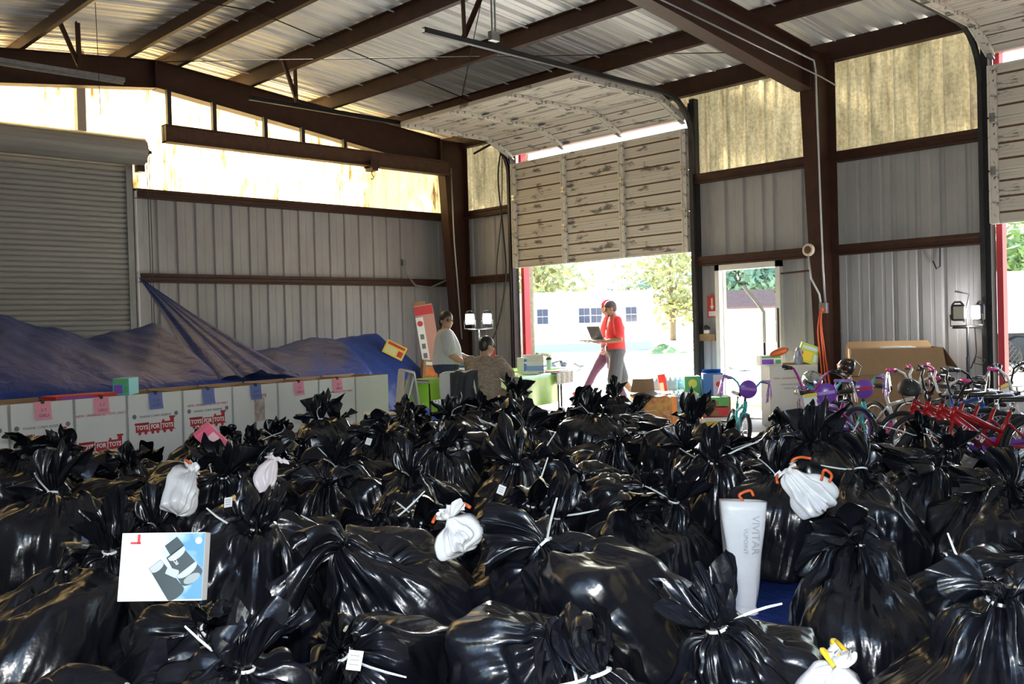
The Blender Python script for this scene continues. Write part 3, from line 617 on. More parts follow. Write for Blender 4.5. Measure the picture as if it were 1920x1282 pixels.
# ------------------------------------------------------------------ tarp over the pile and the row of white donation boxes
def lerp_tab(tab, x):
    if x <= tab[0][0]: return tab[0][1]
    for (x0, z0), (x1, z1) in zip(tab[:-1], tab[1:]):
        if x <= x1: t = (x - x0) / (x1 - x0); t = t * t * (3 - 2 * t) * .5 + t * .5; return z0 + (z1 - z0) * t
    return tab[-1][1]
RIDGE = [(1.9, 1.62), (2.6, 1.73), (3.40, 1.72), (4.05, 1.56), (4.48, 1.39), (4.92, 1.47), (5.36, 1.56), (5.60, 1.20), (5.9, 1.02), (6.4, 1.0), (6.88, 1.12), (7.49, 1.24), (8.05, 1.30), (8.94, 1.30), (9.24, 1.12), (9.75, 0.80), (10.0, 0.62)]
def yfront(x): return 10.12 + 0.19 * (x - 2.7) if x < 8.0 else 11.13 + 0.02 * (x - 8)
tp = empty('blue_tarp', (5.8, 12.3, 0), label='blue tarp draped over a pile, one corner tied up to the wall girt', cat='tarp')
def pile(u, v):
    x = 1.9 + 8.1 * u; zr = lerp_tab(RIDGE, x); yf = yfront(x); zf = 0.77 - (0.75 if x > 7.95 else 0) * min(1, max(0, (x - 7.95) / 0.4))
    s = v / 0.62
    if v <= 0.62:
        y = yf + (12.35 - yf) * s; z = zf + (zr - zf) * (s ** 0.72)
    else:
        s2 = (v - 0.62) / 0.38; y = 12.35 + 1.25 * s2; z = zr - (zr - 0.45) * s2 ** 1.3
    f = math.sin(PI * min(1, v * 1.2)) if v < .83 else 0.2
    dz = 0.07 * (abs(((x * .9 + v * 1.6) % 1) - .5) - .25) + 0.05 * (abs(((x * 1.7 - v * 2.3 + .3) % 1) - .5) - .25) + 0.03 * (abs(((x * 4.1 + v * 5.2) % 1) - .5) - .25) + 0.02 * math.sin(3 * x + 9 * v)
    dy = 0.05 * math.sin(5 * x + 2) * f
    if 6.0 < x < 9.2: dz += 0.05 * abs(math.sin(3.3 * x + 2.2 * v))
    return (x - 5.8, y + dy - 12.3, max(0.015, z + dz * f))
def tarp_material():
    m = bpy.data.materials.new('blue_tarp'); m.use_nodes = True; nt = m.node_tree; b = nt.nodes['Principled BSDF']; N = nt.nodes.new; L = nt.links.new
    b.inputs['Roughness'].default_value = 0.46; b.inputs['Specular IOR Level'].default_value = 0.14
    tc = N('ShaderNodeTexCoord'); n1 = N('ShaderNodeTexNoise'); n1.inputs['Scale'].default_value = 3; n1.inputs['Detail'].default_value = 5; L(tc.outputs['Object'], n1.inputs['Vector'])
    r = N('ShaderNodeValToRGB'); r.color_ramp.elements[0].color = (0.013, 0.032, 0.16, 1); r.color_ramp.elements[1].color = (0.022, 0.052, 0.23, 1); L(n1.outputs['Fac'], r.inputs[0]); L(r.outputs[0], b.inputs['Base Color'])
    n2 = N('ShaderNodeTexNoise'); n2.inputs['Scale'].default_value = 5; n2.inputs['Detail'].default_value = 5; n2.inputs['Distortion'].default_value = 0.8; L(tc.outputs['Object'], n2.inputs['Vector'])
    b1 = N('ShaderNodeBump'); b1.inputs['Strength'].default_value = 0.45; b1.inputs['Distance'].default_value = 0.05; L(n2.outputs['Fac'], b1.inputs['Height']); L(b1.outputs[0], b.inputs['Normal']); return m
m_tarp = tarp_material()
MB().grid(pile, 200, 60).build('pile_cover', m_tarp, tp, True)
TIE = Vector((5.80, 13.88, 2.28))
def sail(u, v):
    # v 0 at the tied corner, 1 at the boxes; u across
    L0 = Vector((5.12, 10.62, 0.78)); R0 = Vector((6.66, 10.90, 0.84)); wv = v ** 0.9
    a = TIE + (L0 - TIE) * v; b = TIE + (R0 - TIE) * v
    q = a + (b - a) * u
    q.z -= 0.06 * math.sin(PI * v) * (0.55 + 0.45 * (1 - u)) * .55
    q.x += 0.10 * math.sin(PI * v) * (1 - 2 * u) * -1 * (-0.6)
    fold = 0.16 * wv * (abs(((u * 3.3 + .12) % 1) - .5) - .25) + 0.05 * wv * (abs(((u * 8 + .3) % 1) - .5) - .25)
    q.z += fold * 0.9 + 0.14 * math.sin(PI * u) * v * (1 - 0.35 * v); q.y -= fold * .5
    return (q.x - 5.8, q.y - 12.3, q.z)
MB().grid(sail, 60, 60).build('tied_corner', m_tarp, tp, True)
MB().tube([TIE - Vector((5.8, 12.3, 0)) + Vector((0, 0.02, 0.0)), Vector((0.02, 1.6, 2.36)), Vector((0.05, 1.62, 2.22))], 0.008, 5).build('tie_cord', m_white, tp)
# boxes
m_card = mat('white_cardboard', (0.70, 0.70, 0.69), 0.65, var=0.06, vscale=5); m_brown = mat('brown_cardboard', (0.33, 0.20, 0.10), 0.75, var=0.15, vscale=6)
m_rprint = mat('red_print', (0.42, 0.02, 0.03), 0.6); m_gprint = mat('grey_print', (0.16, 0.16, 0.17), 0.6); m_wprint = mat('white_print', (0.82, 0.82, 0.80), 0.6)
m_pink = mat('pink_paper', (0.78, 0.30, 0.40), 0.7); m_bluep = mat('blue_paper', (0.14, 0.18, 0.45), 0.7)
def logo(e, x, z, s=1.0):
    """red toy train with the three words, flat print on the box front"""
    mb = MB(); y = -0.0012
    def slab(x0, z0, x1, z1): mb.box2((x + x0 * s, y, z + z0 * s), (x + x1 * s, 0, z + z1 * s))
    slab(-.235, -.045, -.085, .035); slab(-.245, .025, -.08, .045); slab(-.072, -.045, .052, .03); slab(.065, -.045, .215, .04); slab(.17, .03, .215, .075); slab(.16, .07, .23, .09); slab(.075, .04, .10, .06); slab(-.235, -.052, .235, -.045)
    for wx in (-.19, -.12, -.04, .02, .1, .18): mb.prism([(x + s * (wx + .018 * math.cos(a)), y, z + s * (-.062 + .018 * math.sin(a))) for a in np.arange(10) / 10 * 2 * PI], (0, .0012, 0))
    mb.build('train_print', m_rprint, e)
    for t, tx in (('TOYS', -.16), ('FOR', -.01), ('TOTS', .138)): text('lettering', t, 0.062 * s, m_wprint, e, (x + tx * s, y - .0006, z - .006 * s), bold=0.0018, sx=.86)
def donation_box(x, y, rz, w, dp, h, face, label, tagc=None):
    e = empty('donation_box', (x, y, 0), rz, label, 'box', 'white donation boxes')
    t = 0.006; mb = MB()
    for a, b in (((0, 0, 0), (w, t, h)), ((0, dp - t, 0), (w, dp, h)), ((0, 0, 0), (t, dp, h)), ((w - t, 0, 0), (w, dp, h)), ((0, 0, 0), (w, dp, t))): mb.box2(a, b)
    mb.build('carton', m_card, e)
    mb = MB()
    for a, b in (((t, t, .02), (w - t, t + .002, h + .001)), ((t, dp - t - .002, .02), (w - t, dp - t, h + .012)), ((t, t, .02), (t + .002, dp - t, h + .001)), ((w - t - .002, t, .02), (w - t, dp - t, h + .001))): mb.box2(a, b)
    mb.build('inner_liner', m_brown, e)
    c = w / 2
    if 'reserve' in face: text('lettering', 'MARINE CORPS RESERVE', 0.034, m_gprint, e, (c, -.001, h - .235)); 
    if 'reserve' in face:
        for s in (-1, 1): MB().lathe([(0.018, 0), (0.024, .0008), (0.014, .0012)], (c + s * .245, 0, h - .228), 12, 0, Matrix.Rotation(PI / 2, 3, 'X')).build('emblem', m_gprint, e)
    if 'train' in face: logo(e, c, h - .34 if 'low' not in face else h - .47)
    if 'only' in face:
        text('lettering', 'UNWRAPPED TOYS ONLY', 0.036, m_gprint, e, (c, -.001, h - .445), bold=.001)
        for k in range(3): MB().box2((c - .21, -.001, h - .49 - k * .03), (c + .20 - .05 * (k == 2), 0, h - .484 - k * .03)).build('small_print', m_gprint, e)
    if 'new' in face: text('lettering', 'NEW, UNWRAPPED TOYS ONLY', 0.036, m_rprint, e, (c, -.001, h - .17))
    if 'campaign' in face:
        for k, s in enumerate(('CAMPAIGN RUNS 1 OCT', 'THROUGH 22 DEC')): text('lettering', s, 0.032, m_gprint, e, (c, -.001, h - .25 - k * .05))
    if 'photo' in face: MB().box2((c - .02, -.001, h - .42), (c + .13, 0, h - .16)).build('poster', mat('poster_print', (0.28, 0.17, 0.13), 0.5, var=.8, vscale=14, col2=(.6, .6, .58)), e); text('lettering', 'For TOTS', 0.05, m_rprint, e, (c + .05, -.0015, h - .13), bold=.001)
    if tagc:
        mt = m_pink if tagc == 'pink' else m_bluep
        MB().grid(lambda u, v: (c - .08 + .16 * u, -.006 - .02 * v * v, h + .005 - .17 * v), 3, 4).build('paper_tag', mt, e)
        MB().box2((c - .015, -.014, h - .015), (c + .015, .012, h + .022)).build('binder_clip', m_dark, e)
        for k, s in enumerate(('5-7', 'GIRLS') if tagc == 'pink' else ('8-10', 'BOYS')): text('lettering', s, .04, m_gprint, e, (c, -.024 - .006 * k, h - .075 - .05 * k))
    return e
XS = [2.06, 2.72, 3.33, 3.88, 4.52, 5.16, 5.80, 6.44, 7.06, 7.68]
FACE = [('reserve train', 'white donation box cut off by the left edge', None), ('reserve train only', 'white donation box with the red train print and a pink tag', 'pink'), ('new train low', 'white donation box with a red line of text and a pink tag on a clip', 'pink'),
        ('reserve train', 'white donation box with a dark blue tag, its print half hidden by a bag', 'blue'), ('new reserve train', 'white donation box with red line, train print and blue tag', 'blue'), ('photo', 'white donation box with a small photo poster under the tied tarp', 'blue'),
        ('', 'plain white donation box with a pink tag below the tarp fold', 'pink'), ('new', 'white donation box with one red line and a pink tag', 'pink'), ('', 'last white donation box of the row by the white chair', None)]
for i in range(9):
    x = XS[i]; donation_box(x, 9.42 + 0.19 * (x - 2.7), R(10.8), (XS[i + 1] - x) / math.cos(R(10.8)) - .02, 0.62, 0.80, FACE[i][0], FACE[i][1], FACE[i][2])
def printed_box(name, loc, rz, dims, cols, label, cat='toy box', tilt=(0, 0), stripes=2):
    """carton with a printed front: body plus panels of colour"""
    e = empty(name, loc, rz, label, cat); e.rotation_euler = (tilt[0], tilt[1], rz); w, dp, h = dims
    MB().bevbox((0, 0, h / 2), (w, dp, h), .003).build('carton', cols[0], e); mb = MB(); mb.box2((-w * .42, -dp / 2 - .0012, h * .12), (w * .1, -dp / 2, h * .62)); mb.build('print_panel', cols[1], e)
    mb = MB(); mb.box2((-w * .42, -dp / 2 - .0012, h * .72), (w * .42, -dp / 2, h * .9)); mb.box2((w * .18, -dp / 2 - .0012, h * .15), (w * .42, -dp / 2, h * .55)); mb.build('print_band', cols[2], e); return e
mc = lambda n, c: mat(n, c, 0.5)
mR, mY, mG, mB_, mP, mT, mW = mc('print_red', (.55, .03, .04)), mc('print_yellow', (.80, .58, .05)), mc('print_green', (.10, .42, .10)), mc('print_blue', (.04, .16, .55)), mc('print_purple', (.22, .08, .50)), mc('print_teal', (.08, .42, .42)), mc('print_white', (.78, .78, .76))
printed_box('toy_carton', (3.93, 9.80, 0.80), R(-38), (.16, .34, .17), (mT, mP, mG), 'teal and purple toy carton standing on the donation boxes')
printed_box('flat_red_carton', (3.45, 9.75, 0.80), R(8), (.62, .30, .035), (mR, mP, mR), 'flat red carton lying on the donation boxes')
# ------------------------------------------------------------------ people
def remesh(mb, name, m, voxel, parent, smooth=6):
    o = mb.build(name + '_source', m); md = o.modifiers.new('r', 'REMESH'); md.mode = 'VOXEL'; md.voxel_size = voxel
    s = o.modifiers.new('s', 'SMOOTH'); s.factor = 0.5; s.iterations = smooth
    bpy.context.view_layer.update(); me = bpy.data.meshes.new_from_object(o.evaluated_get(bpy.context.evaluated_depsgraph_get()))
    old = o.data; bpy.data.objects.remove(o); bpy.data.meshes.remove(old); me.name = name
    me.materials.clear(); me.materials.append(m); me.polygons.foreach_set('use_smooth', [True] * len(me.polygons)); me.polygons.foreach_set('material_index', [0] * len(me.polygons))
    return link(name, me, parent)
def oring(c, lat, fwd, a, b, n=18, pw=1.0):
    return [Vector(c) + lat * (a * math.copysign(abs(math.cos(t)) ** pw, math.cos(t))) + fwd * (b * math.copysign(abs(math.sin(t)) ** pw, math.sin(t))) for t in np.arange(n) / n * 2 * PI]
def limb(mb, pts, rs, n=12):
    P, Rr = [], []
    for i in range(len(pts) - 1):
        for k in range(6): t = k / 6; P.append(Vector(pts[i]).lerp(Vector(pts[i + 1]), t)); Rr.append(rs[i] + (rs[i + 1] - rs[i]) * (t * t * (3 - 2 * t)))
    P.append(Vector(pts[-1])); Rr.append(rs[-1]); mb.tube(P, Rr, n); mb.ell(pts[0], (rs[0],) * 3, nu=10, nv=6); mb.ell(pts[-1], (rs[-1],) * 3, nu=10, nv=6)
    for q, r in zip(pts[1:-1], rs[1:-1]): mb.ell(q, (r * 1.02,) * 3, nu=10, nv=6)
def hand(mb, w, d, palm_n, side, curl=0.5, s=1.0):
    """w wrist, d direction of the fingers, palm_n towards the palm side; thumb leaves the side of the palm"""
    d = Vector(d).normalized(); pn = Vector(palm_n); pn = (pn - d * pn.dot(d)).normalized(); lat = d.cross(pn) * side
    M = Matrix((lat, pn, d)).transposed(); c = Vector(w) + d * 0.05 * s
    mb.ell(c, (0.040 * s, 0.017 * s, 0.052 * s), 0, M, 12, 8)
    for k, (o, L) in enumerate(((-0.028, .068), (-0.010, .078), (0.009, .074), (0.027, .058))):
        b = c + lat * o * s + d * 0.038 * s; e = (d * math.cos(curl) + pn * math.sin(curl)).normalized(); f = (d * math.cos(curl * 2) + pn * math.sin(curl * 2)).normalized()
        mb.tube([b, b + e * L * .5 * s, b + e * L * .5 * s + f * L * .5 * s], [.0095 * s, .009 * s, .007 * s], 8)
    b = c - lat * 0.034 * s - d * 0.02 * s; e = (-lat * .6 + d * .7 + pn * .35).normalized(); mb.tube([b, b + e * .04 * s, b + e * .04 * s + (d * .8 + pn * .5).normalized() * .032 * s], [.012 * s, .0105 * s, .008 * s], 8)
def person(loc, rz, J, skin, label, shirt, legs, hair, shoes, build=1.0, belly=0.0, sleeve=0.62, legwear='pants', cap=None, glasses=False, look=0.0, nod=0.0, scale=1.0, beard=False, hidden_legs=False):
    e = empty('person', loc, rz, label, 'person'); e.scale = (scale,) * 3
    ms = mat('skin_%s' % label[:9].replace(' ', '_'), skin, 0.55, 0, 0.4)
    lat = Vector(J.get('lat', (0, 1, 0))).normalized(); pel, chs, nk, hd = (Vector(J[k]) for k in ('pelvis', 'chest', 'neck', 'head'))
    up = (chs - pel).normalized(); fwd = lat.cross(up).normalized()
    hipw, waw, chw, shw = .165 * build, .150 * build + belly * .5, .175 * build, .185 * build
    def torso(mb, g):
        mid = pel.lerp(chs, .45)
        R_ = [oring(pel - up * .10, lat, fwd, hipw * .8 + g, .115 * build + g), oring(pel, lat, fwd, hipw + g, .130 * build + belly * .4 + g), oring(pel.lerp(chs, .25) + fwd * belly * .35, lat, fwd, waw + hipw * .06 + g, .120 * build + belly + g), oring(mid + fwd * belly * .3, lat, fwd, waw + g, .118 * build + belly * .8 + g),
              oring(pel.lerp(chs, .75) + fwd * .012, lat, fwd, chw * .97 + g, .128 * build + belly * .3 + g), oring(chs, lat, fwd, chw * 1.02 + g, .125 * build + g), oring(chs + (nk - chs) * .55, lat, fwd, shw * .90 + g, .095 * build + g), oring(chs + (nk - chs) * .85, lat, fwd, .11 * build + g, .075 * build + g), oring(nk, lat, fwd, .066 * build + g, .062 * build + g)]
        mb.loft(R_)
    b = MB(); torso(b, 0)
    # head: skull, jaw, nose, ears; turned by look, tilted by nod
    MH = Matrix.Rotation(look, 3, 'Z') @ Matrix.Rotation(nod, 3, 'Y'); H = lambda q: hd + MH @ Vector(q)
    b.ell(H((-.008, 0, .035)), (.098, .077, .098), 0, MH); b.ell(H((.020, 0, -.035)), (.072, .064, .085), 0, MH); b.ell(H((.05, 0, -.082)), (.034, .034, .028), 0, MH)
    b.tube([H((.083, 0, .02)), H((.104, 0, -.022)), H((.092, 0, -.032))], [.011, .016, .012], 8)
    for s in (1, -1): b.ell(H((-.005, s * .078, -.005)), (.022, .010, .032), 0, MH); b.ell(H((.062, s * .034, -.028)), (.03, .028, .026), 0, MH)
    b.ell(H((.078, 0, -.058)), (.018, .026, .010), 0, MH)
    limb(b, [nk - (nk - chs) * .15, H((-.01, 0, -.05))], [.062 * build ** .5, .054])
    for s, k in ((1, 'L'), (-1, 'R')):
        sh, el, wr = Vector(J['sh' + k]), Vector(J['el' + k]), Vector(J['wr' + k]); limb(b, [sh, sh.lerp(el, .45), el, el.lerp(wr, .3), wr], [.056 * build, .052 * build, .040 * build ** .6, .042 * build ** .6, .027])
        hand(b, wr, Vector(J.get('hd' + k, tuple(wr - el))), Vector(J.get('pn' + k, (0, 0, -1))), s, J.get('curl', .45))
        hp, kn, an = Vector(J['hp' + k]), Vector(J['kn' + k]), Vector(J['an' + k]); limb(b, [hp, hp.lerp(kn, .5), kn, kn.lerp(an, .3), kn.lerp(an, .65), an], [.092 * build, .078 * build, .055, .057, .046, .034])
        to = Vector(J['to' + k]); limb(b, [an + Vector((0, 0, -.03)), an.lerp(to, .55) + Vector((0, 0, -.015)), to], [.036, .036, .028])
    body = remesh(b, 'body', ms, 0.009, e, 5)
    # clothes
    c = MB(); R0 = .014
    if J.get('shirt_long', 1): torso(c, R0)
    for k in 'LR':
        sh, el = Vector(J['sh' + k]), Vector(J['el' + k]); en = sh.lerp(el, sleeve); limb(c, [sh, sh.lerp(el, sleeve * .55), en], [.072 * build, .074 * build, .076 * build])
    st = remesh(c, 'shirt', shirt, .012, e, 4)
    c = MB(); c.loft([oring(pel + up * .07 + fwd * belly * .2, lat, fwd, hipw + .012, .128 * build + belly * .45 + .012), oring(pel - up * .02, lat, fwd, hipw + .018, .136 * build + belly * .3 + .01), oring(pel - up * .12, lat, fwd, hipw * .92, .12 * build)])
    for k in 'LR':
        hp, kn, an = Vector(J['hp' + k]), Vector(J['kn' + k]), Vector(J['an' + k])
        if legwear == 'shorts': limb(c, [hp, hp.lerp(kn, .5), hp.lerp(kn, 1.0)], [.112 * build, .108 * build, .112 * build])
        else: limb(c, [hp, hp.lerp(kn, .5), kn, kn.lerp(an, .5), an + (kn - an) * .06], [.108 * build, .092 * build, .070, .068, .060])
    remesh(c, 'shorts' if legwear == 'shorts' else 'trousers', legs, .012, e, 4)
    for k in 'LR':
        an, to = Vector(J['an' + k]), Vector(J['to' + k]); sh = MB(); limb(sh, [an + (an - to).normalized() * .02 + Vector((0, 0, -.035)), an.lerp(to, .55) + Vector((0, 0, -.022)), to], [.045, .044, .036]); remesh(sh, 'shoe', shoes, .011, e, 3)
    # hair, eyes, glasses, cap
    if hair:
        h = MB()
        if hair[1] == 'bun':
            h.ell(H((-.012, 0, .040)), (.106, .088, .106), 0, MH @ Matrix.Rotation(-.6, 3, 'Y'), zmin=-.40); h.ell(H((-.06, 0, -.01)), (.060, .080, .085), 0, MH); h.ell(H((-.105, 0, -.02)), (.045, .05, .06), 0, MH); h.tube([H((-.10, 0, -.03)), H((-.12, 0, -.12)), H((-.10, .0, -.20))], [.04, .035, .015], 8)
        elif hair[1] == 'short': h.ell(H((-.010, 0, .036)), (.103, .083, .104), 0, MH @ Matrix.Rotation(-.55, 3, 'Y'), zmin=-.35); h.ell(H((-.040, 0, -.005)), (.066, .070, .07), 0, MH)
        remesh(h, 'hair', hair[0], .009, e, 3)
    for s in (1, -1):
        MB().ell(H((.082, s * .031, .012)), (.010, .013, .010), 0, MH, 10, 6).build('eye', mat('eye_dark', (.03, .02, .015), .3), e, True)
        MB().tube([H((.088, s * .015, .034)), H((.090, s * .032, .038)), H((.078, s * .05, .034))], .005, 5).build('eyebrow', mat('brow_dark', (.03, .02, .015), .6), e, True)
    if beard: MB().ell(H((.060, 0, -.092)), (.030, .036, .020), 0, MH, 12, 6).build('beard', mat('brow_dark', (.03, .02, .015), .6), e, True)
    if glasses:
        g = MB()
        for s in (1, -1):
            g.tube([H((.098, s * .033 + .024 * math.cos(a), .010 + .018 * math.sin(a))) for a in np.arange(12) / 12 * 2 * PI], .0028, 5, closed=True); g.tube([H((.096, s * .057, .014)), H((.02, s * .08, .012))], .0028, 5)
        g.tube([H((.100, -.010, .012)), H((.100, .010, .012))], .0028, 5); g.build('glasses', m_dark, e)
    if cap:
        h = MB(); h.ell(H((-.012, 0, .045)), (.110, .092, .105), 0, MH, 18, 10, zmin=.0); cp = h.build('cap', cap[0], e, True)
        br = MB(); ang = cap[1]; MR = MH @ Matrix.Rotation(ang, 3, 'Z'); br.ell(hd + MR @ Vector((.115, 0, .050)), (.085, .075, .012), 0, MR @ Matrix.Rotation(.25, 3, 'Y'), 16, 6); br.build('cap_brim', cap[0], cp, True)
    return e
m_camo = mat('desert_camouflage', (0.36, 0.29, 0.22), 0.8, var=1.0, vscale=22, col2=(0.15, 0.11, 0.085), stretch=(1, 1, 1.8))
m_greytee = mat('grey_tee', (0.42, 0.44, 0.47), 0.85, bump=0.2, bscale=18); m_redtee = mat('red_tee', (0.62, 0.035, 0.035), 0.8, bump=0.2, bscale=18)
m_denim = mat('dark_denim', (0.022, 0.035, 0.085), 0.85, var=.3, vscale=12); m_greyshort = mat('grey_shorts', (0.085, 0.088, 0.095), 0.8, bump=.2, bscale=16); m_plum = mat('plum_trousers', (0.10, 0.045, 0.09), .85, bump=.2, bscale=16)
m_hair = mat('black_hair', (0.014, 0.011, 0.010), .45); m_buzz = mat('buzzed_hair', (0.06, 0.045, 0.04), .7)
# woman standing behind the table, body towards the table, face to the camera
person((8.42, 10.05, 0), R(-36), dict(pelvis=(0, 0, .90), chest=(.015, 0, 1.22), neck=(.0, 0, 1.375), head=(.02, 0, 1.495), shL=(.0, .185, 1.31), shR=(.0, -.185, 1.31), elL=(.10, .22, 1.05), elR=(.06, -.235, 1.03), wrL=(.33, .15, .98), wrR=(.27, -.17, .90), pnL=(0, 0, -1), pnR=(0, .3, -1),
    hpL=(0, .095, .86), hpR=(0, -.095, .86), knL=(.02, .10, .47), knR=(.03, -.10, .47), anL=(0, .10, .08), anR=(0, -.10, .08), toL=(.17, .12, .035), toR=(.17, -.12, .035)), (.40, .22, .15),
    'standing woman in a grey tee with glasses, face turned to the camera', m_greytee, m_denim, (m_hair, 'bun'), m_dark, build=1.22, belly=.05, glasses=True, look=R(-62), sleeve=.72)
# person seated at the table, back to the camera
person((7.98, 8.86, 0), R(18), dict(pelvis=(0, 0, .54), chest=(.09, 0, .86), neck=(.12, 0, 1.02), head=(.17, 0, 1.145), shL=(.09, .20, .955), shR=(.09, -.20, .955), elL=(.28, .27, .76), elR=(.26, -.29, .74), wrL=(.50, .16, .79), wrR=(.50, -.17, .79), pnL=(0, 0, -1), pnR=(0, 0, -1),
    hpL=(.02, .10, .53), hpR=(.02, -.10, .53), knL=(.45, .14, .50), knR=(.45, -.14, .50), anL=(.43, .14, .09), anR=(.43, -.14, .09), toL=(.60, .16, .035), toR=(.60, -.16, .035)), (.42, .25, .17),
    'seated person in a tan camouflage tee with short dark hair at the table', m_camo, m_camo, (m_hair, 'short'), m_dark, build=1.25, belly=.06, glasses=True, look=R(-30), nod=.15, sleeve=.75)
# man with the laptop, walking to the left
person((12.12, 10.12, -.02), R(140), dict(pelvis=(0, 0, .98), chest=(.0, 0, 1.36), neck=(.02, 0, 1.53), head=(.075, 0, 1.665), shL=(.0, .20, 1.47), shR=(.0, -.20, 1.47), elL=(-.03, .255, 1.16), elR=(.02, -.25, 1.17), wrL=(.24, .16, 1.13), wrR=(.27, -.13, 1.12), hdL=(.9, -.25, .05), hdR=(.9, .2, .05), pnL=(0, 0, 1), pnR=(0, 0, 1), curl=.25,
    hpL=(0, .10, .93), hpR=(0, -.10, .93), knL=(.06, .11, .50), knR=(-.10, -.11, .52), anL=(.03, .11, .10), anR=(-.36, -.12, .17), toL=(.20, .13, .04), toR=(-.21, -.13, .06)), (.30, .165, .105),
    'man in a red tee and grey shorts walking with an open laptop', m_redtee, m_greyshort, (m_buzz, 'short'), m_dark, build=1.08, belly=.015, legwear='shorts', beard=True, nod=.28, sleeve=.70)
# man with the red cap, half hidden behind him
person((13.0, 11.0, -.02), R(146), dict(pelvis=(0, 0, 1.0), chest=(.01, 0, 1.39), neck=(.01, 0, 1.57), head=(.04, 0, 1.71), shL=(.0, .20, 1.51), shR=(.0, -.20, 1.51), elL=(-.05, .26, 1.22), elR=(.05, -.26, 1.20), wrL=(.12, .25, 1.0), wrR=(.28, -.20, 1.13), pnL=(0, -1, 0), pnR=(0, 0, 1),
    hpL=(0, .10, .95), hpR=(0, -.10, .95), knL=(-.02, .11, .52), knR=(.27, -.11, .56), anL=(-.22, .11, .12), anR=(.48, -.11, .17), toL=(-.06, .13, .04), toR=(.64, -.12, .20)), (.33, .19, .13),
    'man in a red cap, red shirt and plum trousers striding behind the laptop man', m_redtee, m_plum, (m_hair, 'short'), m_redtee, build=1.08, cap=(mat('red_cap', (.60, .025, .06), .7), R(180)), sleeve=.7)
# laptop in the man's hands
lp = empty('laptop', (12.12 + .40 * math.cos(R(140)), 10.12 + .40 * math.sin(R(140)), 1.135), R(140 + 180 + 25), 'open grey laptop held by the man in the red tee', 'laptop')
m_lap = mat('laptop_grey', (.32, .31, .30), .35, .5); MB().bevbox((0, 0, 0), (.25, .36, .018), .004).build('base', m_lap, lp); MB().box2((-.09, -.15, .009), (.05, .15, .011)).build('keyboard', m_dark, lp)
ML = Matrix.Rotation(R(-24), 3, 'Y'); sc = MB(); sc.bevbox(Vector((.125, 0, .01)) + ML @ Vector((0, 0, .125)), (.012, .36, .25), .004, 0, ML); so = sc.build('lid', m_lap, lp)
MB().box(Vector((.125, 0, .01)) + ML @ Vector((-.0068, 0, .125)), (.001, .33, .21), 0, ML).build('screen', mat('screen_grey', (.12, .12, .13), .2), so)
lan = empty('lanyard_badge', (12.12 + .152 * math.cos(R(140)), 10.12 + .152 * math.sin(R(140)), 1.30), R(140), 'black lanyard with a small badge on the red tee', 'lanyard')
MB().tube([(-.03, .06, .22), (0.0, .03, .08), (.006, 0, 0)], .005, 5).tube([(-.03, -.06, .22), (0.0, -.03, .08), (.006, 0, 0)], .005, 5).build('cord', m_dark, lan); MB().box2((0, -.025, -.08), (.008, .025, 0)).build('badge', mW, lan)
pc = MB().bevbox((0, 0, 0), (.05, .11, .09), .012); tag(pc.build('belt_pouch', m_dark, None, False, (12.12 + .15 * math.cos(R(140)), 10.12 + .15 * math.sin(R(140)), 1.0), (0, 0, R(140))), 'black pouch on the waist of the man with the laptop', 'pouch')
br = empty('push_broom', (12.72, 10.72, -.02), R(46), 'wooden broom carried by the man in the red cap', 'broom')
MB().tube([(0, 0, .06), (0, .05, 1.10)], .014, 8).build('handle', mat('broom_handle', (.22, .15, .20), .6), br, True); MB().bevbox((0, 0, .06), (.40, .06, .05), .01).build('head', m_bark, br); MB().box2((-.19, -.025, 0), (.19, .025, .04)).build('bristles', m_dark, br)
# ------------------------------------------------------------------ table, chairs, lights, cartons
m_lime = mat('lime_plastic_cloth', (0.30, 0.60, 0.05), 0.3, 0, .5, bump=.2, bscale=9); m_plastic = mat('white_plastic', (0.66, 0.66, 0.63), 0.35, 0, .5); m_tabletop = mat('table_grey', (.45, .44, .42), .5)
def table(loc, rz, L, W, label, cloth=True, name='folding_table'):
    e = empty(name, loc, rz, label, 'table'); MB().bevbox((L / 2, W / 2, .725), (L, W, .035), .01).build('tabletop', m_tabletop, e)
    for x in (.15, L - .15):
        for y in (.1, W - .1): MB().tube([(x, y, 0), (x, y, .71)], .014, 8).build('leg', m_dark, e, True)
    return e
def tablecloth(loc, rz, L, W, drop, label):
    def fn(u, v):
        # top then drop on the two long sides
        y = -drop + v * (W + 2 * drop); x = u * L
        if y < 0: return (x, -.008 - .02 * (1 + math.sin(9 * x)) * min(1, -y / drop), .752 + y)
        if y > W: return (x, W + .008 + .02 * (1 + math.sin(8 * x)) * min(1, (y - W) / drop), .752 - (y - W))
        return (x, y, .752)
    o = MB().grid(fn, 40, 40).build('tablecloth', m_lime, None, True, loc, (0, 0, rz)); return tag(o, label, 'tablecloth', 'lime table covers')
table((8.40, 8.55, 0), R(22), 1.75, .72, 'folding table in front of the seated person'); tablecloth((8.38, 8.54, 0), R(22), 1.20, .73, .40, 'lime green plastic cover on the front of the work table')
table((9.55, 9.55, 0), R(24), 1.6, .70, 'folding table behind by the opening'); tablecloth((9.54, 9.53, .004), R(24), 1.2, .71, .20, 'lime green plastic cover on the far table')
table((7.50, 9.30, 0), R(12), .60, .45, 'folding table beside the tarp behind the white chairs'); tablecloth((7.49, 9.28, 0), R(12), .62, .46, .40, 'lime green plastic cover beside the tarp')
gs = MB().grid(lambda u, v: (.62 * u, -.03 - .004 * math.sin(20 * u), .75 - .16 * v), 12, 4).grid(lambda u, v: (.62 * u, -.03 + .3 * v, .757), 12, 4)
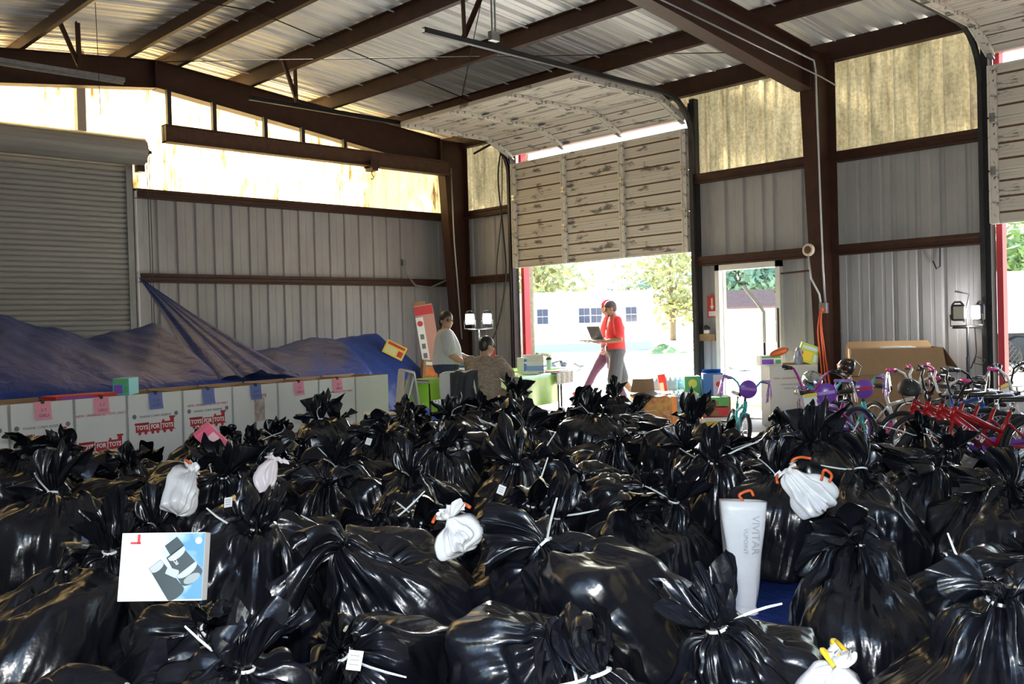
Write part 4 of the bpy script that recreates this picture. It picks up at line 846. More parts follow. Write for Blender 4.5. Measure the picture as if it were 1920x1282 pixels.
tag(gs.build('patterned_sheet', mat('speckled_print', (.55, .55, .54), .5, var=1, vscale=60, col2=(.08, .08, .08)), None, False, (9.36, 8.90, 0), (0, 0, R(22))), 'speckled grey sheet hanging over the right end of the work table', 'sheet')
def chair(loc, rz, label):
    e = empty('plastic_chair', loc, rz, label, 'chair', 'white plastic chairs')
    MB().grid(lambda u, v: (-.21 + .42 * v, -.22 + .44 * u, .44 + .02 * math.cos(PI * (u - .5)) * -1 + .012 * v), 8, 8).grid(lambda u, v: (-.21 + .42 * v, -.22 + .44 * u, .425 + .012 * v), 4, 4).build('seat', m_plastic, e, True)
    def bk(u, v, t):
        w = .22 * (1 - .12 * v ** 4); return (-.21 - .12 * v + t - .03 * math.cos(PI * (u - .5)), -w + 2 * w * u, .44 + .44 * v - .03 * (2 * u - 1) ** 4 * v)
    b = MB(); b.grid(lambda u, v: bk(u, v, 0), 10, 10); b.grid(lambda u, v: bk(u, v, .012), 10, 10); b.tube([bk(0, 0, .006)] + [bk(0, v / 5, .006) for v in range(1, 6)] + [bk(u / 8, 1, .006) for u in range(1, 9)] + [bk(1, v / 5, .006) for v in range(4, -1, -1)], .012, 6); b.build('backrest', m_plastic, e, True)
    for sx in (-.19, .19):
        for sy in (-.2, .2): MB().tube([(sx, sy, .43), (sx * 1.15, sy * 1.12, 0)], [.022, .016], 6).build('leg', m_plastic, e, True)
    return e
chair((7.52, 8.62, 0), R(28), 'white plastic chair of the seated person with a jacket over it'); chair((6.45, 8.82, 0), R(150), 'white plastic chair with a pale cloth over its back by the tarp')
def drape(loc, rz, w, h0, h1, m, name, label, cat):
    def fn(u, v):
        s = v * 2 - 1; y = -w / 2 + w * u; f = .02 * math.sin(14 * u + 3 * v)
        return (.07 * s + f - (.05 if s < 0 else -.05), y * (1 - .1 * abs(s)), h0 - (h0 - h1) * abs(s) ** 1.15 + .01 * math.sin(11 * u))
    o = MB().grid(fn, 24, 24).build(name, m, None, True, loc, (0, 0, rz)); return tag(o, label, cat)
drape((7.26, 8.36, 0), R(28), .30, .90, .42, mat('charcoal_fabric', (.035, .038, .045), .85, bump=.3, bscale=14), 'dark_jacket', 'charcoal jacket hung over the right side of the white chair', 'jacket')
drape((6.69, 8.68, 0), R(150), .46, .93, .40, mat('pale_fabric', (.60, .59, .56), .85, bump=.3, bscale=10), 'pale_cloth', 'pale cloth draped over the back of the white chair by the tarp', 'cloth')
# on the tables
printed_box('tissue_carton', (9.12, 9.28, .758), R(20), (.11, .10, .21), (mW, mB_, mB_), 'small white and blue carton on the work table', 'carton')
oc = empty('open_carton', (9.35, 9.30, .758), R(-40), 'white and blue open carton with its flaps up on the work table', 'carton')
MB().box2((-.14, -.10, 0), (.14, .10, .15)).build('carton', mW, oc); MB().box2((-.141, -.101, .02), (.141, .101, .09)).build('print_band', mat('pale_blue_print', (.25, .42, .68), .5), oc)
for s in (1, -1): MB().prism([(-.14, s * .10, .15), (.14, s * .10, .15), (.13, s * .14, .24), (-.13, s * .14, .24)], (0, .002, 0)).build('flap', mW, oc)
cu = empty('travel_cup', (10.0, 9.62, .758), 0, 'pale green travel cup with a dark lid on the far table', 'cup')
MB().lathe([(.032, 0), (.036, .01), (.042, .14), (.04, .145)], (0, 0, 0), 16).build('cup', mat('mint_plastic', (.35, .60, .42), .4), cu, True); MB().lathe([(.043, .14), (.044, .165), (.034, .18), (.01, .182)], (0, 0, 0), 16).build('lid', m_dark, cu, True)
for k, (x, y, c, lb) in enumerate(((9.72, 9.16, mW, 'white papers'), (9.52, 9.10, mR, 'red folder'), (9.0, 9.0, mW, 'open notebook'))):
    tag(MB().bevbox((0, 0, .006), (.26, .19, .012), .003).build('paper_stack', c, None, False, (x, y, .757), (0, 0, R(20 + 25 * k))), '%s lying on the work table' % lb, 'papers')
printed_box('red_carton', (8.95, 9.75, .76), R(-40), (.16, .2, .34), (mR, mW, mR), 'red carton standing behind the seated person', 'carton')
# goods by the tarp
printed_box('game_box', (8.95, 12.0, .98), R(-35), (.34, .10, .22), (mY, mc('print_cream', (.75, .68, .30)), mR), 'yellow and red game box sticking out of the tarp', 'toy box', (R(-8), R(28)))
printed_box('red_fruit_carton', (9.48, 11.55, .62), R(-28), (.50, .22, .28), (m_brown, mat('fruit_print', (.70, .12, .03), .5, var=.7, vscale=9, col2=(.75, .35, .1)), mW), 'carton with a red fruit print beside the tarp', 'carton', (0, R(6)))
printed_box('dark_carton', (9.96, 11.36, .62), R(-28), (.40, .22, .25), (m_dark, mW, mB_), 'dark carton with white lettering next to the red fruit carton', 'carton')
tag(MB().bevbox((0, 0, .31), (1.0, .5, .62), .02).build('goods_crate', m_brown, None, False, (9.72, 11.5, 0), (0, 0, R(-20))), 'brown crate under the cartons beside the tarp', 'crate')
lb_ = empty('leaning_carton', (9.62, 11.75, .55), R(-38), 'tall white and red scooter carton leaning against the wall', 'carton'); lb_.rotation_euler = (R(-3), R(-8), R(-38))
MB().bevbox((0, 0, .62), (.30, .16, 1.24), .004).build('carton', mc('salmon_print', (.50, .24, .19)), lb_); MB().box2((-.151, -.08, .0), (-.15, .08, 1.16)).build('side_print', mW, lb_); MB().box2((-.149, -.0815, .1), (-.03, -.08, 1.05)).build('print_panel', mW, lb_); MB().box2((-.149, -.0815, 1.08), (.14, -.08, 1.22)).build('print_band', mR, lb_); MB().lathe([(.045, 0), (.045, .002)], (-.09, -.0815, .95), 16, 0, Matrix.Rotation(PI / 2, 3, 'X')).build('round_logo', mR, lb_)
for k in range(4): MB().box2((-.12, -.083, .25 + .15 * k), (-.06, -.0815, .33 + .15 * k)).build('product_picture', m_gprint, lb_)
MB().box2((-.15, -.08, 1.24), (.05, .08, 1.30)).build('flap', m_brown, lb_)
# work lights
def work_lamp(e, at, yaw, lit, power, tilt=0.0):
    M = rotm(0, tilt, yaw); T = lambda q: Vector(at) + M @ Vector(q)
    h = MB(); h.bevbox(T((-.03, 0, 0)), (.07, .155, .19), .03, 0, M); hs = h.build('lamp_housing', m_dark, e, True)
    f = MB(); f.bevbox(T((.012, 0, 0)), (.02, .12, .15), .03, 0, M); f.build('lamp_glass', mat('lit_lamp_glass', (1, 1, 1), .2, emit=(1, .98, .92), estr=60.0) if lit else mat('dim_lamp_glass', (.35, .33, .28), .15, .3), hs)
    c = MB(); c.tube([T((-.05, -.06, .09)), T((-.05, -.03, .125)), T((-.05, .03, .125)), T((-.05, .06, .09))], .012, 6); c.tube([T((-.02, -.085, -.02)), T((-.02, -.085, -.15)), T((-.02, .085, -.15)), T((-.02, .085, -.02))], .008, 6); c.build('bracket', m_dark, hs)
    if power:
        ld = bpy.data.lights.new('work_lamp', 'SPOT'); ld.energy = power; ld.spot_size = R(130); ld.spot_blend = .6; ld.shadow_soft_size = .05; lo = bpy.data.objects.new('work_lamp', ld); COL.objects.link(lo); lo.parent = hs
        lo.matrix_local = Matrix.Translation(T((.05, 0, 0))) @ (M @ Matrix.Rotation(-PI / 2, 3, 'Y')).to_4x4()
def light_stand(loc, label, lamps, ztop, name='work_light'):
    e = empty(name, loc, 0, label, 'work light'); MB().tube([(0, 0, .35), (0, 0, ztop)], .016, 8).tube([(0, 0, .3), (0, 0, .9)], .022, 8).build('pole', m_dark, e, True)
    for k in range(3): a = 2 * PI * k / 3 + .4; MB().tube([(0, 0, .55), (.42 * math.cos(a), .42 * math.sin(a), .01)], .011, 6).build('leg', m_dark, e, True)
    d = Vector((.7196, -.694, 0)); MB().tube([d * -.17 + Vector((0, 0, ztop)), d * .17 + Vector((0, 0, ztop))], .014, 6).build('cross_bar', m_dark, e, True)
    for l, yaw, lit, pw, tl in lamps: work_lamp(e, d * l + Vector((0, 0, ztop + .17)), yaw, lit, pw, tl)
    return e
light_stand((9.88, 10.98, 0), 'work light with two glaring lamps facing the camera behind the table', ((-.14, R(-134), True, 25, 0), (.13, R(-134), True, 25, 0)), 1.36)
w2 = light_stand((11.47, 4.30, 0), 'black work light on a stand beside the right-hand doorway, one lamp lit', ((-.10, R(-150), False, 0, 0), (.11, R(-215), True, 12, 0)), 1.24)
MB().tube([(-.03, .03, 1.3), (.02, -.02, 1.62), (-.08, .10, 1.66)], .011, 6).build('carry_handle', m_galv, w2, True)
MB().tube([(.06, -.06, 1.24), (.07, -.07, .95), (.05, -.05, .82), (.10, -.12, .80), (.13, -.14, .86), (.06, -.06, .90), (.02, -.02, .76)], .007, 6).build('power_cord', m_dark, w2, True)
# big brown carton
bc = empty('brown_carton', (10.62, 5.30, 0), R(-57), 'large open brown carton against the wall below the work light', 'carton')
for a, b in (((0, 0, 0), (1.0, .006, 1.02)), ((0, .62, 0), (1.0, .626, 1.02)), ((0, 0, 0), (.006, .62, 1.02)), ((.994, 0, 0), (1.0, .62, 1.02))): MB().box2(a, b).build('side', m_brown, bc)
MB().prism([(0, 0, 1.02), (1.0, 0, 1.02), (1.03, -.05, 0.72), (-.03, -.05, .72)], (0, -.004, 0)).build('flap', m_brown, bc); MB().prism([(1.0, 0, 1.02), (1.0, .62, 1.02), (1.16, .60, .78), (1.16, .02, .78)], (.004, 0, 0)).build('flap', m_brown, bc); MB().prism([(0, .62, 1.02), (1.0, .62, 1.02), (.96, .66, 1.09), (.04, .66, 1.09)], (0, .004, 0)).build('flap', m_brown, bc)
MB().bevbox((.55, .3, .98), (.4, .3, .1), .03).build('packed_goods', mW, bc)
# donation box by the walk door, filled
donation_box(10.92, 6.56, R(-44), .62, .45, .80, 'new campaign', 'filled white donation box standing before the walk door')
tagf = printed_box('purple_toy_box', (11.02, 6.62, .80), R(-40), (.30, .14, .13), (mW, mP, mG), 'white and purple toy box on top of the filled donation box')
printed_box('green_activity_book', (11.36, 6.28, .82), R(-44), (.30, .05, .24), (mat('lime_print', (.45, .62, .08), .5), mY, mc('pale_print', (.6, .7, .75))), 'lime and yellow activity box leaning out of the filled donation box', 'toy box', (R(8), R(18)))
def plush(loc, rz, label):
    e = empty('wrapped_toy', loc, rz, label, 'toy'); c = MB()
    for q, r in (((0, 0, .07), (.07, .06, .09)), ((.02, 0, .17), (.05, .045, .06)), ((-.05, 0, .12), (.035, .03, .08)), ((.07, 0, .10), (.03, .03, .07))): c.ell(q, r)
    remesh(c, 'body', mat('silver_blue_cloth', (.45, .52, .60), .35, var=.8, vscale=14, col2=(.12, .16, .32)), .012, e, 2); MB().ell((.05, -.02, .16), (.03, .03, .03)).build('patch', mR, e, True); return e
plush((11.22, 6.32, .80), R(10), 'silver and blue wrapped toy on top of the filled donation box'); 
tb_ = MB().ell((0, 0, .05), (.14, .05, .05)).build('orange_toy_tool', mat('orange_plastic', (.6, .12, .03), .45), None, True, (11.08, 6.5, .92), (0, R(-15), R(-30))); tag(tb_, 'orange toy lying on the purple toy box', 'toy')
pl = MB().tube([(0, 0, 0), (0, 0, 1.08)], .016, 8).tube([(0, 0, 1.08), (.0, 0, 1.50), (-.08, .08, 1.66), (-.19, .19, 1.86)], .028, 4, 1); o_ = pl.build('bent_pole', [m_red, m_white], None, False, (11.45, 6.95, 0)); tag(o_, 'rusty pole with a bent white head standing in the walk doorway', 'pole')
# drinks and snacks inside the wide opening
m_water = mat('pale_blue_bottle', (.45, .66, .85), .12, 0, .5, alpha=.82)
m_film = mat('shrink_film', (.55, .70, .85), .15, 0, .5, alpha=.35)
def bottle_mesh():
    mb = MB(); mb.lathe([(.028, 0), (.031, .01), (.031, .06), (.029, .07), (.031, .08), (.031, .13), (.013, .175), (.012, .19)], (0, 0, 0), 10); return mb.mesh('water_bottle', m_water, True)
_bt = bottle_mesh(); _cp = MB().lathe([(.014, .188), (.014, .202)], (0, 0, 0), 8).mesh('cap', mW)
def bottle_pack(loc, rz, nx, ny, label):
    e = empty('bottle_pack', loc, rz, label, 'bottled water', 'water packs by the opening')
    for i in range(nx):
        for j in range(ny):
            if 0 < i < nx - 1 and 0 < j < ny - 1: continue
            b = link('bottle', _bt, e, (.064 * i, .064 * j, 0)); link('cap', _cp, b)
    MB().bevbox((.032 * (nx - 1), .032 * (ny - 1), .09), (.064 * nx + .01, .064 * ny + .01, .15), .03).build('wrap_film', m_film, e, True); return e
for k, (x, y, z, lb) in enumerate(((10.80, 8.38, 0, 'lowest water pack of the front stack in the wide opening'), (10.80, 8.38, .21, 'middle water pack of the front stack in the wide opening'), (10.82, 8.38, .42, 'topmost water pack of the front stack in the wide opening'), (11.15, 8.25, 0, 'lowest water pack of the stack against the dark jamb'), (11.15, 8.25, .21, 'middle water pack of the stack against the dark jamb'), (11.15, 8.22, .42, 'topmost water pack of the stack against the dark jamb'), (10.62, 7.85, 0, 'lower water pack in front of the green soda carton'), (10.62, 7.86, .21, 'upper water pack in front of the green soda carton'))): bottle_pack((x, y, z), R(-50), 6, 4, lb)
sd = empty('soda_pack', (11.0, 7.83, .28), R(-48), 'green soda bottle carton between the water and the blue carton', 'soda carton'); MB().bevbox((0, 0, .18), (.22, .16, .36), .008).build('carton', mat('soda_green', (.05, .30, .12), .4), sd)
for k in (0, 1): MB().lathe([(.06, 0), (.06, .002)], (0, -.081, .10 + .16 * k), 16, 0, Matrix.Rotation(PI / 2, 3, 'X')).build('round_print', mat('lime_print', (.45, .62, .08), .5), sd)
tag(MB().bevbox((0, 0, .14), (.4, .3, .28), .01).build('plain_carton', m_brown, None, False, (11.05, 7.75, 0), (0, 0, R(-48))), 'plain brown carton under the soda cartons', 'carton')
pp = empty('soda_carton', (11.12, 7.58, .36), R(-48), 'blue soda carton with its top flap open beside the walk door', 'soda carton'); MB().bevbox((0, 0, .16), (.27, .20, .32), .006).build('carton', mB_, pp); MB().box2((.0, -.102, .0), (.134, -.10, .30)).build('pale_side', mat('pale_violet_print', (.55, .50, .72), .5), pp); MB().lathe([(.035, 0), (.035, .002)], (.07, -.1025, .17), 16, 0, Matrix.Rotation(PI / 2, 3, 'X')).build('round_logo', mR, pp); MB().prism([(-.13, .09, .32), (.13, .09, .32), (.12, .0, .37), (-.12, .0, .37)], (0, 0, .003)).build('flap', mB_, pp)
printed_box('green_snack_tray', (10.72, 7.28, .27), R(-48), (.34, .26, .12), (mG, m_brown, mG), 'green snack tray on the pile beside the walk door', 'snack carton'); printed_box('red_snack_tray', (10.68, 7.26, .14), R(-46), (.36, .27, .12), (mR, m_brown, mR), 'red snack tray under the green one', 'snack carton'); printed_box('white_snack_tray', (10.68, 7.24, .0), R(-47), (.38, .28, .13), (mW, mY, mW), 'white snack tray at the bottom of the snack pile', 'snack carton')
tag(MB().bevbox((0, 0, .18), (.36, .28, .36), .01).build('plain_carton', m_brown, None, False, (11.16, 7.55, 0), (0, 0, R(-48))), 'plain brown carton under the blue soda carton', 'carton')
printed_box('cracker_box', (10.48, 7.92, .40), R(-48), (.10, .06, .30), (mR, mW, mR), 'tall red and white cracker box leaning on the water packs', 'snack carton', (R(6), R(-8)))
tag(MB().bevbox((0, 0, .2), (.3, .25, .4), .01).build('plain_carton', m_brown, None, False, (10.42, 7.88, 0), (0, 0, R(-40))), 'plain brown carton under the cracker box', 'carton')
sn = empty('snack_carton', (9.80, 7.62, 0), R(-44), 'open snack carton with a raised brown flap and grey wrapper before the opening', 'snack carton'); MB().bevbox((0, 0, .22), (.5, .34, .44), .01).build('carton', mat('snack_print', (.72, .45, .08), .5, var=.9, vscale=11, col2=(.5, .06, .06)), sn); MB().prism([(-.25, .17, .44), (.08, .17, .44), (.07, .24, .66), (-.20, .24, .66)], (0, .004, 0)).build('flap', m_brown, sn); MB().grid(lambda u, v: (-.27 + .5 * u, -.18 + .36 * v, .452 + .03 * math.sin(7 * u + 4 * v) + .03), 12, 8).build('wrapper', mat('grey_wrapper', (.40, .43, .48), .25, .3), sn, True)
# lattice chair outside
lc = empty('lattice_chair', (13.6, 4.62, -.02), R(-160), 'dark lattice-back garden chair outside the right-hand doorway', 'chair'); m_lat = mat('dark_cast_metal', (.05, .05, .05), .5)
ring = [(-.2 - .02 * math.sin(a), .20 * math.cos(a), .80 + .24 * math.sin(a)) for a in np.arange(20) / 20 * 2 * PI]; b = MB().tube(ring, .014, 6, closed=True)
for k in range(-5, 6):
    for s in (1, -1):
        P = []
        for t in np.linspace(-.24, .24, 13):
            y, z = k * .06 + s * t * .7, t
            if (y / .20) ** 2 + (z / .24) ** 2 < 1: P.append((-.2, y, .80 + z))
        if len(P) > 1: b.tube([P[0], P[-1]], .006, 4)
b.build('backrest', m_lat, lc); MB().lathe([(.02, .43), (.22, .435), (.23, .45), (.02, .452)], (0, 0, 0), 18).build('seat', m_lat, lc)
for k in range(4): a = PI / 4 + k * PI / 2; MB().tube([(.18 * math.cos(a), .18 * math.sin(a), .44), (.24 * math.cos(a), .24 * math.sin(a), 0)], .013, 6).build('leg', m_lat, lc)
for s in (1, -1): MB().tube([(-.2, s * .2, .7), (.05, s * .25, .68), (.15, s * .22, .45)], .013, 6).build('armrest', m_lat, lc)
# ------------------------------------------------------------------ children's bicycles
m_tyre = mat('black_rubber', (.012, .012, .013), .7); m_chrome = mat('chrome', (.75, .76, .78), .15, 1.0); m_blackp = mat('black_plastic', (.015, .015, .017), .35)
def pm(n, c): return mat(n, c, .28, 0, .5, coat=.4)
pTeal, pPurple, pMagenta, pRed, pWhite, pBlack, pPink, pBlue = pm('teal_paint', (.05, .45, .50)), pm('purple_paint', (.20, .07, .45)), pm('magenta_paint', (.34, .015, .24)), pm('red_paint', (.40, .008, .012)), pm('white_enamel', (.75, .75, .75)), pm('black_enamel', (.012, .012, .014)), pm('pink_paint', (.75, .05, .28)), pm('blue_paint', (.03, .12, .5))
pLilac = mat('lilac_plastic', (.38, .22, .62), .35); m_stream_p = mat('purple_tinsel', (.42, .12, .55), .2, .7, var=.9, vscale=60, col2=(.8, .6, .9)); m_stream_s = mat('silver_tinsel', (.75, .76, .80), .18, .85, var=.6, vscale=50, col2=(.3, .3, .35))
WH = {}
def wheel_meshes(r, rimc):
    k = (round(r, 3), rimc.name)
    if k in WH: return WH[k]
    ring = lambda R0, n=36: [(R0 * math.cos(a), 0, R0 * math.sin(a)) for a in np.arange(n) / n * 2 * PI]
    t = MB().tube(ring(r - .022), .022, 10, closed=True).mesh('tyre', m_tyre, True)
    rm = MB().tube(ring(r - .048), .010, 8, closed=True).mesh('rim', rimc, True); sp = MB()
    for i in range(20): a = 2 * PI * i / 20; sp.tube([(.018 * math.cos(a + .5), .02 * (-1) ** i, .018 * math.sin(a + .5)), ((r - .05) * math.cos(a), 0, (r - .05) * math.sin(a))], .0013, 3)
    sp = sp.mesh('spokes', m_chrome); hb = MB().tube([(0, -.05, 0), (0, .05, 0)], .016, 10).tube([(0, -.065, 0), (0, .065, 0)], .008, 8).mesh('hub', m_chrome, True)
    WH[k] = (t, rm, sp, hb); return WH[k]
def bicycle(loc, rz, r, frame, bar, grip, label, lean=0.0, steer=0.0, plate=None, streamer=None, rim=None, words=None, saddle=None, tagcard=False, guard=None, rise=.16, name='childrens_bicycle', bars='rise', pad=None):
    e = empty(name, loc, rz, label, 'bicycle', 'childrens bicycles'); e.rotation_euler = (lean, 0, rz); k = r / .25
    wb = .80 * k ** .7; F = Vector((wb * .52, 0, r)); B = Vector((-wb * .48, 0, r)); BBk = Vector((-wb * .08, 0, r * .92)); HT = Vector((wb * .36, 0, r + .36 * k ** .5)); HB = HT + Vector((.035, 0, -.11)); ST = Vector((-wb * .22, 0, r + .30 * k ** .5))
    f = MB(); f.tube([HB + Vector((-.01, 0, .02)), BBk], .024 if not words else .038, 12); f.tube([HT + Vector((0, 0, -.03)), (ST + Vector((.02, 0, -.08))) if not words else BBk.lerp(ST, .45)], .019, 10); f.tube([BBk, ST], .017, 8); f.tube([HB, HT], .022, 10)
    for s in (1, -1): f.tube([BBk + Vector((0, s * .02, 0)), B + Vector((0, s * .055, 0))], .010, 6); f.tube([ST + Vector((.01, s * .012, -.10)), B + Vector((0, s * .055, 0))], .010, 6)
    f.build('frame', frame, e, True)
    if words:
        v = BBk - HB; ang = math.atan2(v.z, v.x)
        for s in (-1, 1):
            o = text('lettering', words, .062, mW, e, HB.lerp(BBk, .45) + Vector((0, s * .0385, 0)), (PI / 2, -ang if s < 0 else ang, 0), bold=.002)
            o.rotation_euler = Matrix.Rotation(0, 3, 'Z').to_euler(); 
            X = (v.normalized() if s < 0 else -v.normalized()); Z = Vector((0, s, 0)); Y = Z.cross(X); M = Matrix((X, Y, Z)).transposed(); o.rotation_euler = M.to_euler()
            bl = MB(); P0 = HB.lerp(BBk, .15) + Vector((0, s * .0378, 0)); P1 = HB.lerp(BBk, .95) + Vector((0, s * .0378, -.0)); nn = Vector((-v.z, 0, v.x)).normalized() * .008
            bl.add([P0 + nn * 2, P0 + nn * 2.4, P1 + nn * .2, P0 - nn * 1.6, P0 - nn * 2.2, P1 - nn * .4], [(0, 1, 2), (3, 4, 5)]); bl.build('decal', pPurple, e)
    if pad: MB().tube([HT.lerp(ST, .15) + Vector((0, 0, -.03)), HT.lerp(ST, .75) + Vector((0, 0, -.06))], .034, 10).build('frame_pad', pad, e, True)
    fk = empty('fork_assembly', HB, steer, parent=e)
    T = lambda q: Vector(q) - HB
    o = MB()
    for s in (1, -1): o.tube([T(HB + Vector((.012, s * .045, -.02))), T(F + Vector((0, s * .055, 0)))], [.014, .011], 8)
    o.tube([T(HB + Vector((.012, -.05, -.02))), T(HB + Vector((.012, .05, -.02)))], .016, 8); o.build('fork', frame, fk, True)
    up = (HT - HB).normalized(); ST0 = T(HT) + up * .03; o = MB(); o.tube([ST0 - up * .04, ST0 + up * .05], .014, 8); o.bevbox(ST0 + up * .055 + Vector((.02, 0, 0)), (.07, .035, .035), .01); o.build('stem', m_blackp, fk, True)
    c = ST0 + up * .055 + Vector((.035, 0, 0)); w = .27 * k ** .4; bp = [c + Vector(q) for q in ((-.06, -w, rise + .01), (-.045, -w * .62, rise), (-.0, -w * .45, rise * .75), (.0, -w * .22, .02), (0, 0, 0), (0, w * .22, .02), (0, w * .45, rise * .75), (-.045, w * .62, rise), (-.06, w, rise + .01))]
    if bars == 'flat': bp = [c + Vector(q) for q in ((-.05, -w * 1.1, .07), (-.02, -w * .5, .06), (0, -.06, 0), (0, .06, 0), (-.02, w * .5, .06), (-.05, w * 1.1, .07))]
    hbo = MB().tube(bp, .0115, 8).build('handlebar', bar, fk, True)
    for s in (0, -1):
        a, b2 = bp[s], bp[1 if s == 0 else -2]; MB().tube([a, a.lerp(b2, .85)], .0175, 10).ell(a, (.02, .02, .02), nu=8, nv=6).build('grip', grip, fk, True)
        if streamer:
            rg = random.Random(hash(label) % 99 + s); sm = MB()
            for j in range(16): q = Vector((rg.uniform(-.04, .03), rg.uniform(-.02, .02) + (-.02 if s == 0 else .02), 0)); L = rg.uniform(.14, .24); sm.tube([a, a + q * .6 + Vector((0, 0, -.05)), a + q * 1.1 + Vector((rg.uniform(-.01, .01), rg.uniform(-.01, .01), -L))], [.004, .0035, .003], 4)
            sm.build('streamers', streamer, fk)
        lv = MB().tube([a.lerp(b2, .95), a.lerp(b2, .6) + Vector((.05, 0, -.01)), a.lerp(b2, .2) + Vector((.05, 0, -.02))], .006, 6); lv.build('brake_lever', m_blackp, fk, True)
    if plate:
        PL = Matrix.Rotation(PI / 2, 3, 'Y'); MB().lathe([(.005, .0), (.095, .002), (.10, .008), (.095, .014), (.005, .016)], c + Vector((.03, 0, .055)), 22, 0, PL).build('number_plate', plate[0], fk, True); MB().box2(tuple(c + Vector((.047, -.08, .045))), tuple(c + Vector((.049, .08, .075)))).build('plate_print', plate[1], fk)
    rimc = rim or m_chrome
    for nm, P, par in (('front_wheel', T(F), fk), ('rear_wheel', B, e)):
        if nm == 'front_wheel':
            ms = wheel_meshes(r, rimc)
            for n_, me in zip(('tyre', 'rim', 'spokes', 'hub'), ms): link(n_, me, fk, P)
        else:
            wv = empty('rear_wheel', P, parent=e)
            for n_, me in zip(('tyre', 'rim', 'spokes', 'hub'), wheel_meshes(r, rimc)): link(n_, me, wv)
    MB().tube([ST, ST + Vector((-.02, 0, .08))], .011, 8).build('seat_post', m_chrome, e, True)
    sd = MB(); c2 = ST + Vector((-.03, 0, .10)); rings = []
    for x, wd_, zz in ((-.12, .055, .012), (-.10, .075, .02), (-.04, .07, .012), (.03, .035, .008), (.11, .022, .008), (.13, .012, 0)): rings.append([c2 + Vector((x, wd_ * math.cos(a), zz + .022 * math.sin(a) * (1 if math.sin(a) > 0 else .9))) for a in np.arange(12) / 12 * 2 * PI])
    sd.loft(rings); sd.build('saddle', saddle or m_blackp, e, True)
    g = MB(); g.bevbox(BBk.lerp(B, .45) + Vector((0, -.065, .01)), (wb * .40, .012, .075), .02, 0, Matrix.Rotation(0, 3, 'Y')); g.lathe([(.02, 0), (.075, .001), (.08, .006), (.02, .008)], BBk + Vector((0, -.06, 0)), 18, 0, Matrix.Rotation(PI / 2, 3, 'X')); g.build('chain_guard', guard or pWhite, e, True)
    cr = MB()
    for s in (1, -1): cr.tube([BBk + Vector((0, s * .07, 0)), BBk + Vector((s * .09, s * .08, s * -.07))], .010, 6); cr.bevbox(BBk + Vector((s * .09, s * .125, s * -.07)), (.075, .07, .02), .005)
    cr.build('crank_and_pedals', m_blackp, e)
    if tagcard:
        q = c + Vector((.055, .03, -.03)); M = rotm(.25, -.15, .1); tc = MB(); tc.box(q + Vector((0, 0, -.06)), (.003, .12, .14), 0, M); t_ = tc.build('hang_tag', mW, fk); MB().box(q + Vector((.001, 0, .0)), (.0045, .122, .035), 0, M).build('tag_band', mY, fk); fk_ = t_
    return e
plP = (pLilac, mW)
bicycle((9.02, 5.88, 0), R(-136), .20, pTeal, pTeal, pLilac, 'small teal bicycle with lilac grips and tinsel in front of the walk door', lean=R(-9), steer=R(6), plate=(pPurple, pLilac), streamer=m_stream_p, rise=.15)
bicycle((8.72, 4.62, 0), R(166), .25, pMagenta, pMagenta, m_blackp, 'magenta bicycle with a white hang tag, nearest to the black bags', lean=R(-6), steer=R(30), rim=pPurple, tagcard=True, guard=pPurple, rise=.20, pad=pPurple)
bicycle((8.98, 4.72, 0), R(-140), .20, pPurple, pTeal, pLilac, 'bicycle with teal bars and a purple plate behind the magenta one', lean=R(8), steer=R(-8), plate=(pPurple, pLilac), streamer=m_stream_s, rise=.13)
bicycle((9.55, 4.72, 0), R(-128), .20, pTeal, pTeal, pLilac, 'bicycle with teal bars and a purple plate in front of the brown carton', lean=R(5), steer=R(-5), plate=(pPurple, mR), streamer=m_stream_p, rise=.15)
bicycle((9.42, 5.05, 0), R(-42), .22, pBlack, pBlack, m_blackp, 'black bicycle with green lettering standing across the row', lean=R(10), words='CHAOS', rise=.12, pad=pBlack, guard=mG)
bicycle((9.62, 4.28, 0), R(-120), .25, pWhite, pWhite, pPink, 'white bicycle with pink grips and tinsel near the big carton', lean=R(4), steer=R(10), streamer=m_stream_s, rise=.18, guard=pPink)
bicycle((10.05, 4.10, 0), R(-112), .25, pBlack, pBlack, m_blackp, 'black bicycle with wide flat bars under the work light', lean=R(-4), steer=R(-12), bars='flat', rise=.1, guard=pRed)
bicycle((9.80, 3.72, 0), R(-125), .25, pBlue, pBlack, m_blackp, 'dark bicycle with black rise bars between the white ones', lean=R(3), steer=R(8), rise=.17)
for i, (dx, dy) in enumerate(((0, 0), (.20, .20), (.40, .41), (.60, .62))):
    bicycle((8.66 + dx, 3.12 + dy, 0), R(134 + 2 * i), .25, pRed, pWhite if i % 2 else pBlack, pPink if i % 2 else m_blackp, 'red bicycle with white down tube lettering, %s of the row of red ones' % ('nearest', 'second', 'third', 'farthest')[i], lean=R(-10), steer=R(14 - 4 * i), words='ROCK IT' if i < 3 else 'HUFFY', guard=pPurple, rise=.17)
bicycle((9.78, 3.38, 0), R(-138), .22, pWhite, pWhite, pPink, 'white bicycle with pink grips and long silver tinsel beside the doorway', lean=R(-5), steer=R(5), streamer=m_stream_s, rise=.20, tagcard=True)
bicycle((9.30, 2.72, 0), R(150), .25, pWhite, pBlack, m_blackp, 'white bicycle with a yellow-topped tag at the right edge', lean=R(-7), tagcard=True, rise=.16)
bicycle((10.45, 3.22, 0), R(140), .25, pWhite, pBlack, m_blackp, 'white bicycle with a black saddle in the right-hand doorway', lean=R(6), tagcard=True, rise=.18)
bicycle((11.4, 3.35, 0), R(-150), .20, pRed, pRed, pPink, 'small red bicycle standing in the right-hand doorway', lean=R(-5), rise=.14)
